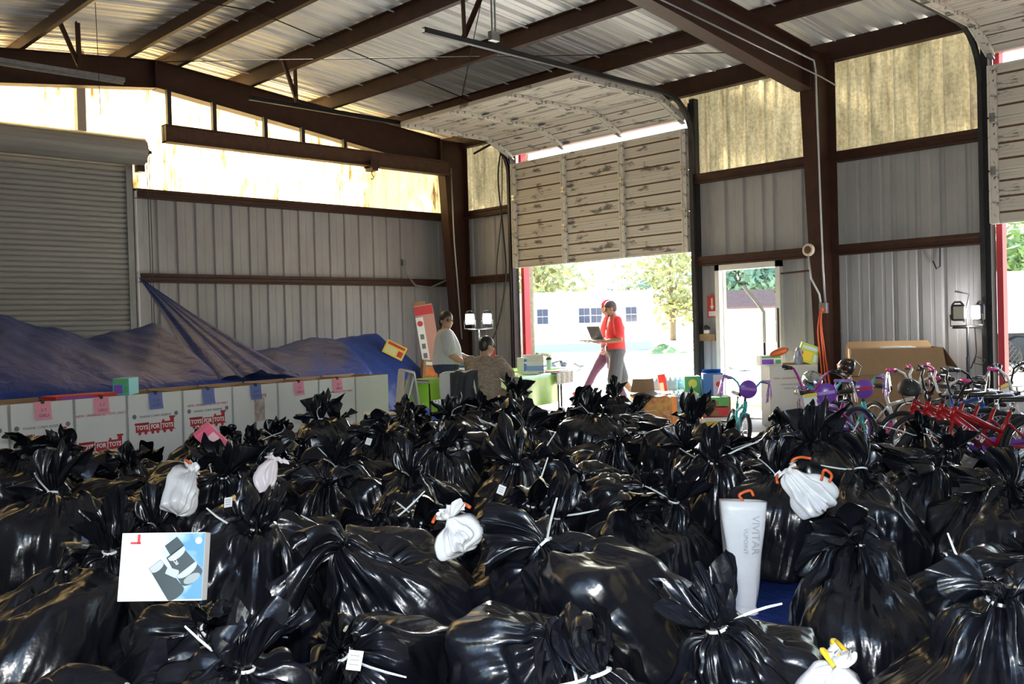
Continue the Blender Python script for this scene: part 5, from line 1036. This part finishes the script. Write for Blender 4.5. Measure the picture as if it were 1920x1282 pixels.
def helmet(loc, rot, shell, trim, label):
    e = empty('bicycle_helmet', loc, 0, label, 'helmet'); e.rotation_euler = rot
    MB().ell((0, 0, 0), (.13, .10, .105), 0, None, 22, 10, zmin=-.15).build('shell', shell, e, True)
    for y in (-.05, 0, .05): MB().tube([(.10, y, .055 - abs(y) * .3), (.03, y, .100 - abs(y) * .5), (-.06, y, .092 - abs(y) * .5)], .012, 6).build('vent', trim, e, True)
    MB().tube([(.05, .095, -.01), (.02, .05, -.13), (.02, -.05, -.13), (.05, -.095, -.01)], .005, 5).build('chin_strap', m_blackp, e); return e
helmet((8.80, 4.80, .76), (R(60), R(20), R(-120)), m_chrome, pTeal, 'silver and teal helmet hanging behind the magenta bicycle'); helmet((9.50, 4.78, .86), (R(70), 0, R(-130)), pBlack, mat('orange_plastic', (.6, .12, .03), .45), 'black helmet with orange lining hanging on the teal bars'); helmet((8.78, 3.82, .70), (R(10), R(15), R(-130)), mat('matte_black', (.02, .02, .022), .6), pBlack, 'matte black helmet hanging in front of the red bicycles')
# ------------------------------------------------------------------ black plastic bags
def bag_material():
    m = bpy.data.materials.new('black_bag_film'); m.use_nodes = True; nt = m.node_tree; b = nt.nodes['Principled BSDF']
    b.inputs['Base Color'].default_value = (0.0065, 0.0072, 0.0105, 1); b.inputs['Roughness'].default_value = 0.25; b.inputs['Specular IOR Level'].default_value = 0.5
    N = nt.nodes.new; L = nt.links.new; tc = N('ShaderNodeTexCoord'); at = N('ShaderNodeAttribute'); at.attribute_name = 'fold'
    def noise(src, sc, det, typ=None):
        n = N('ShaderNodeTexNoise'); n.inputs['Scale'].default_value = sc; n.inputs['Detail'].default_value = det
        if typ: n.noise_type = typ; n.inputs['Lacunarity'].default_value = 2.2
        L(src, n.inputs['Vector']); return n.outputs['Fac']
    prev = None
    for src, sc, det, typ, st, ds in ((at.outputs['Vector'], 3.4, 1.5, None, 0.9, 0.05), (at.outputs['Vector'], 7.0, 1.0, None, 0.35, 0.016), (tc.outputs['Object'], 7.0, 3.0, 'RIDGED_MULTIFRACTAL', 0.85, 0.014), (tc.outputs['Object'], 26.0, 2.0, None, 0.25, 0.010)):
        bp = N('ShaderNodeBump'); bp.inputs['Strength'].default_value = st; bp.inputs['Distance'].default_value = ds; L(noise(src, sc, det, typ), bp.inputs['Height'])
        if prev: L(prev.outputs[0], bp.inputs['Normal'])
        prev = bp
    L(prev.outputs[0], b.inputs['Normal']); return m
m_bag = bag_material()
m_tie = mat('white_zip_tie', (0.75, 0.78, 0.76), 0.4)
def hull_planes(P):
    bm = bmesh.new(); vs = [bm.verts.new(tuple(q)) for q in P]
    r = bmesh.ops.convex_hull(bm, input=vs); bm.normal_update()
    n, d = [], []
    fs = [f for f in bm.faces]; c = np.mean(P, axis=0)
    for f in fs:
        f.normal_update(); nn = np.array(f.normal); dd = float(np.dot(nn, np.array(f.verts[0].co)))
        if np.dot(nn, c) > dd: nn, dd = -nn, -dd
        n.append(nn); d.append(dd)
    bm.free(); return np.array(n), np.array(d)
def tri(x): return 2 * np.abs(2 * (x - np.floor(x + 0.5))) - 1
def bag_mesh(name, seed, w=0.64, dd=0.56, h=0.60, neck=(0, 0), ruf=0.2, rufdir=(0, 0, 1), m=None, nu=128, nb=84, boxy=2, nz=None, crump=1.4, tie=True):
    rg = np.random.RandomState(seed); P = []; nz = h if nz is None else nz
    for k in range(9):
        a = 2 * PI * k / 9 + rg.uniform(-.2, .2); q = rg.uniform(0.86, 1.0); P.append((0.5 * w * q * math.cos(a), 0.5 * dd * q * math.sin(a), rg.uniform(0.01, 0.05)))
        q = rg.uniform(0.82, 1.0); P.append((0.5 * w * q * math.cos(a + .3), 0.5 * dd * q * math.sin(a + .3), h * rg.uniform(0.22, 0.42)))
    for k in range(boxy):
        c = np.array([rg.uniform(-.17, .17) * w, rg.uniform(-.17, .17) * dd, 0]); s = np.array([rg.uniform(.3, .62) * w, rg.uniform(.25, .5) * dd, rg.uniform(.52, .86) * h])
        M = np.array(rotm(rg.uniform(-.25, .25), rg.uniform(-.25, .25), rg.uniform(0, 3)))
        for sx in (-.5, .5):
            for sy in (-.5, .5): P.append(tuple(c + M @ (s * np.array([sx, sy, 1.0]))))
    for k in range(5): a = 2 * PI * k / 5; P.append((neck[0] + 0.012 * math.cos(a), neck[1] + 0.012 * math.sin(a), nz))
    P = [(q[0], q[1], max(q[2], 0.0)) for q in P]
    n, d = hull_planes(np.array(P)); c = np.array([neck[0] * .3, neck[1] * .3, 0.45 * h]); ax = np.array([neck[0], neck[1], nz]) - c; ax /= np.linalg.norm(ax)
    e1 = np.cross(ax, [0.3, 0.9, 0.1]); e1 /= np.linalg.norm(e1); e2 = np.cross(ax, e1)
    th = np.arange(nu) / nu * 2 * PI
    s = np.linspace(0, 1, nb); ph = PI - 0.02 - (PI - 0.02 - 0.055) * (1 - (1 - s) ** 1.5)
    TH, PH = np.meshgrid(th, ph)
    D = np.cos(PH)[..., None] * ax + np.sin(PH)[..., None] * (np.cos(TH)[..., None] * e1 + np.sin(TH)[..., None] * e2)
    den = D @ n.T; num = d - n @ c
    r = np.where(den > 1e-3, num / np.maximum(den, 1e-3), 9.0); kk = 100.0; rm = r.min(-1, keepdims=True)
    rr = (rm[..., 0] - np.log(np.exp(-kk * (r - rm)).sum(-1)) / kk)
    Q = c + D * rr[..., None]; NP = np.array([neck[0], neck[1], nz]); dist = np.linalg.norm(Q - NP, axis=-1)
    # pleats running into the neck
    A = 0.034 * np.exp(-dist / 0.30) * np.clip(dist / 0.07, 0, 1) ** 1.2
    pl = np.zeros_like(TH)
    for k in range(5):
        f = rg.randint(5, 19); pl += rg.uniform(.25, 1.0) * tri(f * TH / (2 * PI) + rg.uniform(0, 1) + rg.uniform(-.25, .25) * np.sin(2 * TH + rg.uniform(0, 6)) + rg.uniform(-.5, .5) * dist)
    Q = Q + D * (A * pl * 0.6)[..., None]
    # crumpled creases
    disp = np.zeros_like(TH); idx = rg.randint(0, nu * nb, 170)
    for i in idx:
        q = Q.reshape(-1, 3)[i]; sg = rg.uniform(.025, .12); nn = rg.normal(size=3); nn /= np.linalg.norm(nn); v = Q - q; g = np.exp(-(v ** 2).sum(-1) / (2 * sg * sg))
        disp += rg.uniform(-.026, .030) * g * (np.abs(v @ nn) / sg - 0.5)
    Q = Q + D * (disp * crump * np.clip(dist / 0.12, 0.15, 1))[..., None]
    Q[..., 2] = np.maximum(Q[..., 2], 0.0)
    rings = [Q]
    # gathered top
    nr = 18; rd = np.array(rufdir, float); rd /= np.linalg.norm(rd); f1 = np.cross(rd, e2); f1 /= np.linalg.norm(f1); f2 = np.cross(rd, f1)
    fl = rg.uniform(.35, .9); rotf = rg.uniform(0, PI); top = np.zeros((nr, nu, 3)); base = Q[-1].mean(0)
    k1, k2, p1, p2 = rg.randint(5, 9), rg.randint(9, 15), rg.uniform(0, 6), rg.uniform(0, 6); dr = rg.normal(size=3) * 0.35; dr[2] -= 0.45
    off = np.mean(np.exp(1j * 0)) * 0
    for i in range(nr):
        t = (i + 1) / nr; R0 = 0.024 + ruf * 0.62 * t ** 0.9
        w1 = tri(k1 * th / (2 * PI) + p1 + 0.25 * t) * 0.6 + tri(k2 * th / (2 * PI) + p2 - .3 * t) * 0.35
        Rr = R0 * (1 + 0.55 * w1 * min(1, t * 2.5)); a = th + 0.25 * t * np.sin(3 * th + p1)
        x, y = Rr * np.cos(a), Rr * np.sin(a); x2 = x * math.cos(rotf) + y * math.sin(rotf); y2 = (-x * math.sin(rotf) + y * math.cos(rotf)) * (fl + (1 - fl) * (1 - t))
        hgt = ruf * t * (0.85 + 0.35 * tri(2.0 * th / (2 * PI) * 1 + p2) * t + 0.16 * tri(k1 * th / (2 * PI) + p2) * t)
        top[i] = base + rd * hgt[:, None] + f1 * x2[:, None] + f2 * y2[:, None] + (dr * ruf * t * t * 0.8)
    # start the ruffle at the same angle as the body ring
    al = np.argmin(np.linalg.norm(top[0] - Q[-1][0], axis=1)); top = np.roll(top, -al, axis=1)
    if np.linalg.norm(top[0][nu // 4] - Q[-1][nu // 4]) > np.linalg.norm(top[0][-nu // 4] - Q[-1][nu // 4]): top = np.roll(top[:, ::-1], 1, axis=1)
    top[..., 2] = np.maximum(top[..., 2], 0.004)
    V = np.concatenate([Q, top], 0); nb2 = V.shape[0]
    fs = []
    i, k = np.meshgrid(np.arange(nb2 - 1), np.arange(nu), indexing='ij'); k1_ = (k + 1) % nu
    F = np.stack([i * nu + k, i * nu + k1_, (i + 1) * nu + k1_, (i + 1) * nu + k], -1).reshape(-1, 4)
    me = bpy.data.meshes.new(name); me.from_pydata(V.reshape(-1, 3).tolist(), [], F.tolist()); me.materials.append(m or m_bag)
    me.polygons.foreach_set('use_smooth', [True] * len(F)); me.update()
    at = me.attributes.new('fold', 'FLOAT_VECTOR', 'POINT'); dv = np.linalg.norm(V - NP, axis=-1); tt = np.broadcast_to(th, dv.shape); at.data.foreach_set('vector', np.stack([np.cos(tt), np.sin(tt), dv * 1.1], -1).astype(np.float32).ravel())
    tm = None
    if tie:
        mb = MB(); b3 = Vector(base) - Vector(ax) * 0.004; pts = [b3 + Vector(e1 * math.cos(a) + e2 * math.sin(a)) * 0.031 for a in np.arange(12) / 12 * 2 * PI]
        mb.tube(pts, 0.005, 5, closed=True)
        a = rg.uniform(0, 2 * PI); o = Vector(e1 * math.cos(a) + e2 * math.sin(a)); Lt = rg.uniform(.10, .24); cv = Vector(rg.normal(size=3)) * 0.18; up = Vector(ax) * rg.uniform(0.0, 0.8)
        dirt = (o + up).normalized()
        pts = [b3 + o * 0.034 + dirt * Lt * t + cv * (t * t) * Lt * 1.2 for t in (0, .25, .5, .75, 1)]
        mb.box(pts[0], (0.012, 0.012, 0.009)); mb.tube(pts, [0.0042, 0.0042, 0.0042, 0.004, 0.003], 5)
        tm = mb.mesh('zip_tie', m_tie)
    return me, tm
BAGV = []
_vr = random.Random(7)
for i in range(16):
    a = _vr.uniform(0, 6.28); w_, d_, h_ = _vr.uniform(.70, .88), _vr.uniform(.60, .74), _vr.uniform(.48, .60)
    if i < 9: BAGV.append(bag_mesh('bag_film', 100 + i, w_, d_, h_, (_vr.uniform(-.14, .14), _vr.uniform(-.14, .14)), _vr.uniform(.15, .27), (math.cos(a) * _vr.uniform(0, 1.3), math.sin(a) * _vr.uniform(0, 1.3), 1.0), boxy=_vr.choice((1, 2, 2, 3))))
    else: BAGV.append(bag_mesh('bag_film', 100 + i, w_, d_, h_ * .92, (_vr.uniform(.22, .36), _vr.uniform(-.08, .08)), _vr.uniform(.15, .25), (1.0, _vr.uniform(-.5, .5), _vr.uniform(.1, .8)), boxy=3, nz=_vr.uniform(.34, .50)))   # slumped, neck to one side
def DL(d, l): return (0.69387 * d + 0.7198 * l, 0.7201 * d - 0.69414 * l)   # depth, sideways -> floor point
BAGS = []
def put_bag(x, y, v, rz, sc, label, name='garbage_bag', tie=True):
    e = empty(name, (x, y, 0.004), rz, label, 'bag', 'tied black bags'); e.scale = sc if isinstance(sc, tuple) else (sc, sc, sc)
    link('bag_film', BAGV[v][0], e)
    if tie: link('zip_tie', BAGV[v][1], e)
    BAGS.append((x, y)); return e
# the bags nearest the camera, one by one: depth, sideways, variant, turn, scale
front = [
 (2.62, -0.80, 0, 0.4, 1.00, 'black bag holding the binocular box, tied below it'),
 (2.55, -1.42, 14, -0.6, 1.05, 'black bag at the lower left corner beside the binocular bag'),
 (2.30, -0.33, 10, 2.9, 1.0, 'black bag at the bottom edge right of the binocular bag'),
 (2.28, 0.33, 3, 4.2, 0.98, 'black bag at the bottom edge in the middle with a shiny ruffle'),
 (2.78, 0.68, 4, 0.2, 1.0, 'low black bag at the bottom edge left of the yellow-tied white bag'),
 (2.95, 1.42, 5, 2.6, 1.10, 'big black bag at lower right with a long upright zip tie'),
 (2.30, 1.42, 6, 5.2, 0.86, 'black bag cut by the lower right corner'),
 (3.25, -0.50, 13, -2.6, 1.0, 'black bag in the second row behind the bottom middle bags'),
 (3.02, 0.10, 11, -2.3, 1.05, 'black bag with a wide loose ruffle in front of the small white sack'),
 (3.52, 0.42, 9, 1.7, 1.16, 'large shiny black bag with taut diagonal folds left of the tall white package'),
 (3.35, -1.15, 12, -1.9, 1.05, 'black bag behind the binocular box'),
 (3.45, -1.80, 11, 0.7, 1.0, 'black bag at the left edge behind the corner bag'),
 (3.95, 1.92, 12, 4.4, 1.0, 'black bag at the right edge behind the long zip tie bag'),
 (3.55, 2.02, 0, 3.1, 0.9, 'black bag squeezed against the right edge, third row'),
 (3.75, 1.36, 1, 5.5, 0.95, 'black bag behind the long zip tie bag, beside the blue floor gap'),
]
for d, l, v, rz, sc, lb in front: x, y = DL(d, l); put_bag(x, y, v, rz, sc, lb)
_poly = [(0.2, 0.2), (1.6, 5.6), (2.45, 8.1), (4.9, 9.0), (6.6, 8.7), (7.6, 8.1), (8.5, 7.5), (8.2, 5.6), (7.6, 4.3), (7.6, 3.0), (7.2, 1.6), (4.0, -0.5)]
def inside(x, y):
    c = False; n = len(_poly)
    for i in range(n):
        (x0, y0), (x1, y1) = _poly[i], _poly[i - 1]
        if (y0 > y) != (y1 > y) and x < (x1 - x0) * (y - y0) / (y1 - y0) + x0: c = not c
    return c
_rb = random.Random(21); ORD = ['first', 'second', 'third', 'fourth', 'fifth', 'sixth', 'seventh', 'eighth', 'ninth', 'tenth', 'eleventh', 'twelfth', 'thirteenth', 'fourteenth', 'fifteenth', 'sixteenth', 'seventeenth', 'eighteenth']
rows = []; d = 3.98
while d < 11.6:
    row = []; W = 0.545 * d + 0.2; n = int(2 * W / 0.56)
    for k in range(n + 1):
        l = -W + 2 * W * (k + (0.5 if len(rows) % 2 else 0.15)) / n + _rb.uniform(-.07, .07); dd_ = d + _rb.uniform(-.10, .10)
        x, y = DL(dd_, l)
        if not inside(x, y): continue
        if math.hypot(x - 3.95, y - 2.42) < 0.60 or math.hypot(x - 3.62, y - 2.36) < 0.50: continue
        if any(math.hypot(x - a, y - b) < 0.40 for a, b in BAGS): continue
        row.append((l, x, y))
        BAGS.append((x, y))
    if row: rows.append(row)
    d += 0.52
NR = len(rows)
for ri, row in enumerate(rows):
    row.sort(); n = len(row)
    for k, (l, x, y) in enumerate(row):
        v = _rb.randrange(16); s = _rb.uniform(.88, 1.10) 
        side = '%s from the left' % ORD[k] if k < (n + 1) // 2 else '%s from the right' % ORD[n - 1 - k]
        rown = '%s row behind the nearest bags' % ORD[ri] if ri < NR // 2 else ('rearmost row' if ri == NR - 1 else '%s row from the back' % ORD[NR - 1 - ri])
        b = put_bag(x, y, v, _rb.uniform(0, 6.28) if v < 9 else math.atan2(-y, -x) + _rb.uniform(-1.3, 1.3), (s, s, s * _rb.uniform(.94, 1.15) * (0.94 if 0.694 * x + 0.72 * y > 8.2 else 1.0) * (0.82 if l > 1.4 and 0.694 * x + 0.72 * y > 6.0 else 1.0)), 'tied black bag, %s, %s' % (rown, side), tie=_rb.random() < 0.8)
# blue tarp under the bags
ft = MB()
ft.grid(lambda u, v: ((0.6 + 6.6 * u), (-0.4 + 8.8 * v), 0.003 + 0.0008 * (math.sin(23 * u) * math.sin(17 * v) + 1)), 30, 30)
tag(ft.build('floor_tarp', m_tarp, smooth=True), 'blue tarp spread on the floor under the black bags', 'tarp')
# ------------------------------------------------------------------ white sacks and boxes lying among the black bags
def sack_mat(n, c): return mat(n, c, .32, 0, .5, var=.12, vscale=6, bump=.25, bscale=12)
m_sack, m_sackp = sack_mat('white_sack_film', (.72, .72, .73)), sack_mat('pinkish_sack_film', (.74, .66, .68)); m_tieo = mat('orange_drawstring', (.70, .12, .03), .4); m_tiey = mat('yellow_drawstring', (.80, .55, .03), .4)
def white_sack(loc, rot, dims, seed, film, tie, label, loops):
    e = empty('white_sack', loc, 0, label, 'bag', 'white drawstring sacks'); e.rotation_euler = rot
    me, _ = bag_mesh('sack_film', seed, dims[0], dims[1], dims[2], (0, 0), .05, (.1, 0, 1), film, 64, 44, 2, crump=.45, tie=False); link('sack_film', me, e)
    for lp_ in loops: MB().tube(smooth(lp_), .007, 6).build('drawstring', tie, e, True)
    return e
def LP(z, s, k=1): return [[(.02, 0, z), (.05 * s, .03, z + .03), (.09 * s, .02 * k, z + .02), (.12 * s, -.02, z - .015)], [(-.01, .01, z), (-.05 * s, .04, z + .025), (-.08 * s, .0, z + .0)]]
x, y = DL(4.55, -1.62); white_sack((x, y, .52), (R(14), R(38), R(60)), (.22, .16, .26), 301, m_sack, m_tieo, 'white sack with an orange drawstring lying on the bags at left', LP(.25, .9))
x, y = DL(4.6, -1.22); white_sack((x, y, .50), (R(-30), R(8), R(-40)), (.12, .09, .30), 302, m_sackp, m_tieo, 'slim pale pink sack between the bags at left', [])
x, y = DL(3.72, -.21); white_sack((x, y, .50), (R(-20), R(-24), R(-40)), (.17, .13, .17), 303, m_sack, m_tieo, 'small white sack with an orange drawstring in the middle of the bags', LP(.16, .8))
x, y = DL(4.62, 1.50); white_sack((x, y, .44), (R(-12), R(-40), R(-44)), (.24, .16, .28), 304, m_sack, m_tieo, 'white sack with two orange bows among the bags at right', LP(.25, 1) + [[(.08, -.06, .13), (.12, -.09, .16), (.13, -.08, .12), (.10, -.07, .10)]])
x, y = DL(2.52, .80); white_sack((x, y, .25), (R(10), R(8), R(20)), (.24, .22, .22), 305, m_sack, m_tiey, 'white sack with yellow drawstrings at the bottom edge', LP(.22, 1.2))
x, y = DL(2.35, 1.08); white_sack((x, y, .20), (0, 0, R(70)), (.20, .2, .20), 306, m_sack, m_tiey, 'white sack barely showing at the bottom edge right of the yellow-tied one', [])
# tall white package standing on the blue tarp
tp_ = empty('tall_white_package', (3.86, 2.50, .006), R(-46), 'tall white wrapped package with printed lettering standing on the blue tarp', 'package'); tp_.rotation_euler = (R(-4), R(3), R(-46))
rings = []
for i in range(14):
    t = i / 13; w, dp = .062 + .045 * t + .004 * math.sin(9 * t), .045 + .030 * t; z = .52 * t; rings.append([Vector((w * math.copysign(abs(math.cos(a)) ** .45, math.cos(a)) + .004 * math.sin(5 * a + 7 * t), dp * math.copysign(abs(math.sin(a)) ** .45, math.sin(a)), z)) for a in np.arange(28) / 28 * 2 * PI])
b_ = MB(); b_.loft(rings); b_.build('wrapping', m_sack, tp_, True)
rings = []
for i in range(5):
    t = i / 4; rings.append([Vector(((.07 + .012 * t) * math.copysign(abs(math.cos(a)) ** .6, math.cos(a)), (.05 + .012 * t) * math.copysign(abs(math.sin(a)) ** .6, math.sin(a)), .03 - .03 * t + .006 * math.sin(6 * a))) for a in np.arange(28) / 28 * 2 * PI])
MB().loft(rings).build('gathered_foot', m_sack, tp_, True)
for s_, sz, dx, z in (('VIVITAR', .050, .045, .37), ('VUPOINT', .028, .0, .34)):
    o = text('lettering', s_, sz, mat('pale_grey_print', (.36, .37, .42), .5), tp_, (dx, -.069 - .005, z)); X = Vector((0, -.05, -1)).normalized(); Zn = Vector((0, -1, .05)).normalized(); o.rotation_euler = Matrix((X, Zn.cross(X), Zn)).transposed().to_euler()
MB().tube(smooth([(.0, 0, .52), (-.02, -.02, .55), (.03, -.01, .57), (.05, 0, .545)]), .007, 6).build('drawstring', m_tieo, tp_, True)
# pink box end among the bags
x, y = DL(5.6, -1.77); pb = empty('pink_box', (x, y, .76), R(-30), 'pink toy box poking out of a bag in front of the donation boxes', 'toy box'); pb.rotation_euler = (R(30), R(-40), R(-30)); MB().bevbox((0, 0, .0), (.11, .05, .22), .004).build('carton', mat('pink_print', (.72, .13, .22), .45), pb); MB().box2((-.04, -.0262, -.02), (.04, -.025, .06)).build('print_panel', mat('pale_pink_print', (.8, .5, .55), .5), pb)
# box with the binocular picture
bx = empty('binocular_box', (1.075, 2.505, .665), R(-43), 'box with a binocular picture sticking out of a black bag', 'box'); bx.rotation_euler = (R(-14), R(1), R(-43))
MB().bevbox((0, .025, .09), (.225, .05, .18), .002).build('carton', m_card, bx)
def bluegrad():
    m = bpy.data.materials.new('printed_sky_background'); m.use_nodes = True; nt = m.node_tree; b = nt.nodes['Principled BSDF']; b.inputs['Roughness'].default_value = .35; tc = nt.nodes.new('ShaderNodeTexCoord'); sp = nt.nodes.new('ShaderNodeSeparateXYZ'); nt.links.new(tc.outputs['Object'], sp.inputs[0])
    n = nt.nodes.new('ShaderNodeTexNoise'); n.inputs['Scale'].default_value = 18; nt.links.new(tc.outputs['Object'], n.inputs['Vector']); ad = nt.nodes.new('ShaderNodeMath'); ad.operation = 'MULTIPLY_ADD'; nt.links.new(sp.outputs['X'], ad.inputs[0]); ad.inputs[1].default_value = 5.0; nt.links.new(n.outputs['Fac'], ad.inputs[2])
    r = nt.nodes.new('ShaderNodeValToRGB'); r.color_ramp.elements[0].position = .35; r.color_ramp.elements[0].color = (.55, .68, .78, 1); r.color_ramp.elements[1].position = .95; r.color_ramp.elements[1].color = (.06, .20, .45, 1); nt.links.new(ad.outputs[0], r.inputs[0]); nt.links.new(r.outputs[0], b.inputs['Base Color']); return m
MB().box2((-.02, -.0006, .004), (.112, 0, .178)).build('print_background', bluegrad(), bx)
def quadr(c, a, L0, w0, w1, y0, n=8):
    """barrel seen in the picture: flat tapered strip with a round end"""
    d = Vector((math.cos(a), 0, math.sin(a))); q = Vector((-math.sin(a), 0, math.cos(a))); C = Vector((c[0], y0, c[1])); P = [C - d * L0 / 2 + q * w0 / 2, C + d * L0 / 2 + q * w1 / 2]
    P += [C + d * (L0 / 2 + w1 * .22 * math.sin(PI * k / n)) + q * (w1 / 2) * math.cos(PI * k / n) for k in range(1, n)] + [C + d * L0 / 2 - q * w1 / 2, C - d * L0 / 2 - q * w0 / 2]; return P
m_pb, m_pg = mat('printed_black', (.02, .028, .03), .35), mat('printed_grey', (.34, .36, .37), .35)
MB().prism(quadr((.057, .095), R(-52), .085, .050, .066, -.0012), (0, .0005, 0)).prism(quadr((.012, .058), R(-52), .10, .038, .052, -.0012), (0, .0005, 0)).prism(quadr((.03, .145), R(-52), .03, .04, .044, -.0012), (0, .0005, 0)).build('printed_barrels', m_pb, bx)
MB().prism(quadr((.038, .125), R(-52), .006, .052, .052, -.0018), (0, .0005, 0)).prism(quadr((.068, .082), R(-52), .004, .062, .063, -.0018), (0, .0005, 0)).prism(quadr((.028, .075), R(-20), .03, .018, .022, -.0018), (0, .0005, 0)).prism(quadr((-.014, .092), R(-52), .012, .036, .038, -.0018), (0, .0005, 0)).build('printed_rings', m_pg, bx)
MB().prism([(.084 + .022 * math.cos(a), -.0022, .058 + .015 * math.sin(a + .6)) for a in np.arange(14) / 14 * 2 * PI], (0, .0005, 0)).build('printed_lens', mat('printed_lens_grey', (.22, .25, .25), .3), bx)
MB().box2((-.088, -.001, .150), (-.060, 0, .156)).box2((-.070, -.001, .150), (-.062, 0, .176)).build('red_tape', mR, bx)
MB().prism([(.096 + .009 * math.cos(a), -.001, .158 + .009 * math.sin(a)) for a in np.arange(14) / 14 * 2 * PI], (0, .0008, 0)).build('round_mark', mW, bx)
text('lettering', '4X30', .012, mW, bx, (.035, -.0022, .105), (PI / 2, R(52), 0))

# small paper labels stuck to bags
for k, (d, l, z, a, lb) in enumerate(((2.35, -.41, .56, 20, 'white label on a black bag at the bottom edge'), (4.55, -.07, .60, 60, 'small white label between bags in the middle'), (4.3, -1.30, .62, -20, 'small white label below the slim pink sack'), (6.2, -.95, .66, 40, 'small white label on a bag before the seated person'))):
    x, y = DL(d, l); o = empty('paper_label', (x, y, z), R(-44 + a), lb, 'label'); o.rotation_euler = (R(-35), R(a * .4), R(-44)); MB().box2((-.018, -.001, -.024), (.018, .001, .024)).build('card', mW, o)
    for q in range(3): MB().box2((-.013, -.0016, -.012 + q * .011), (.011, -.001, -.0095 + q * .011)).build('handwriting', m_gprint, o)
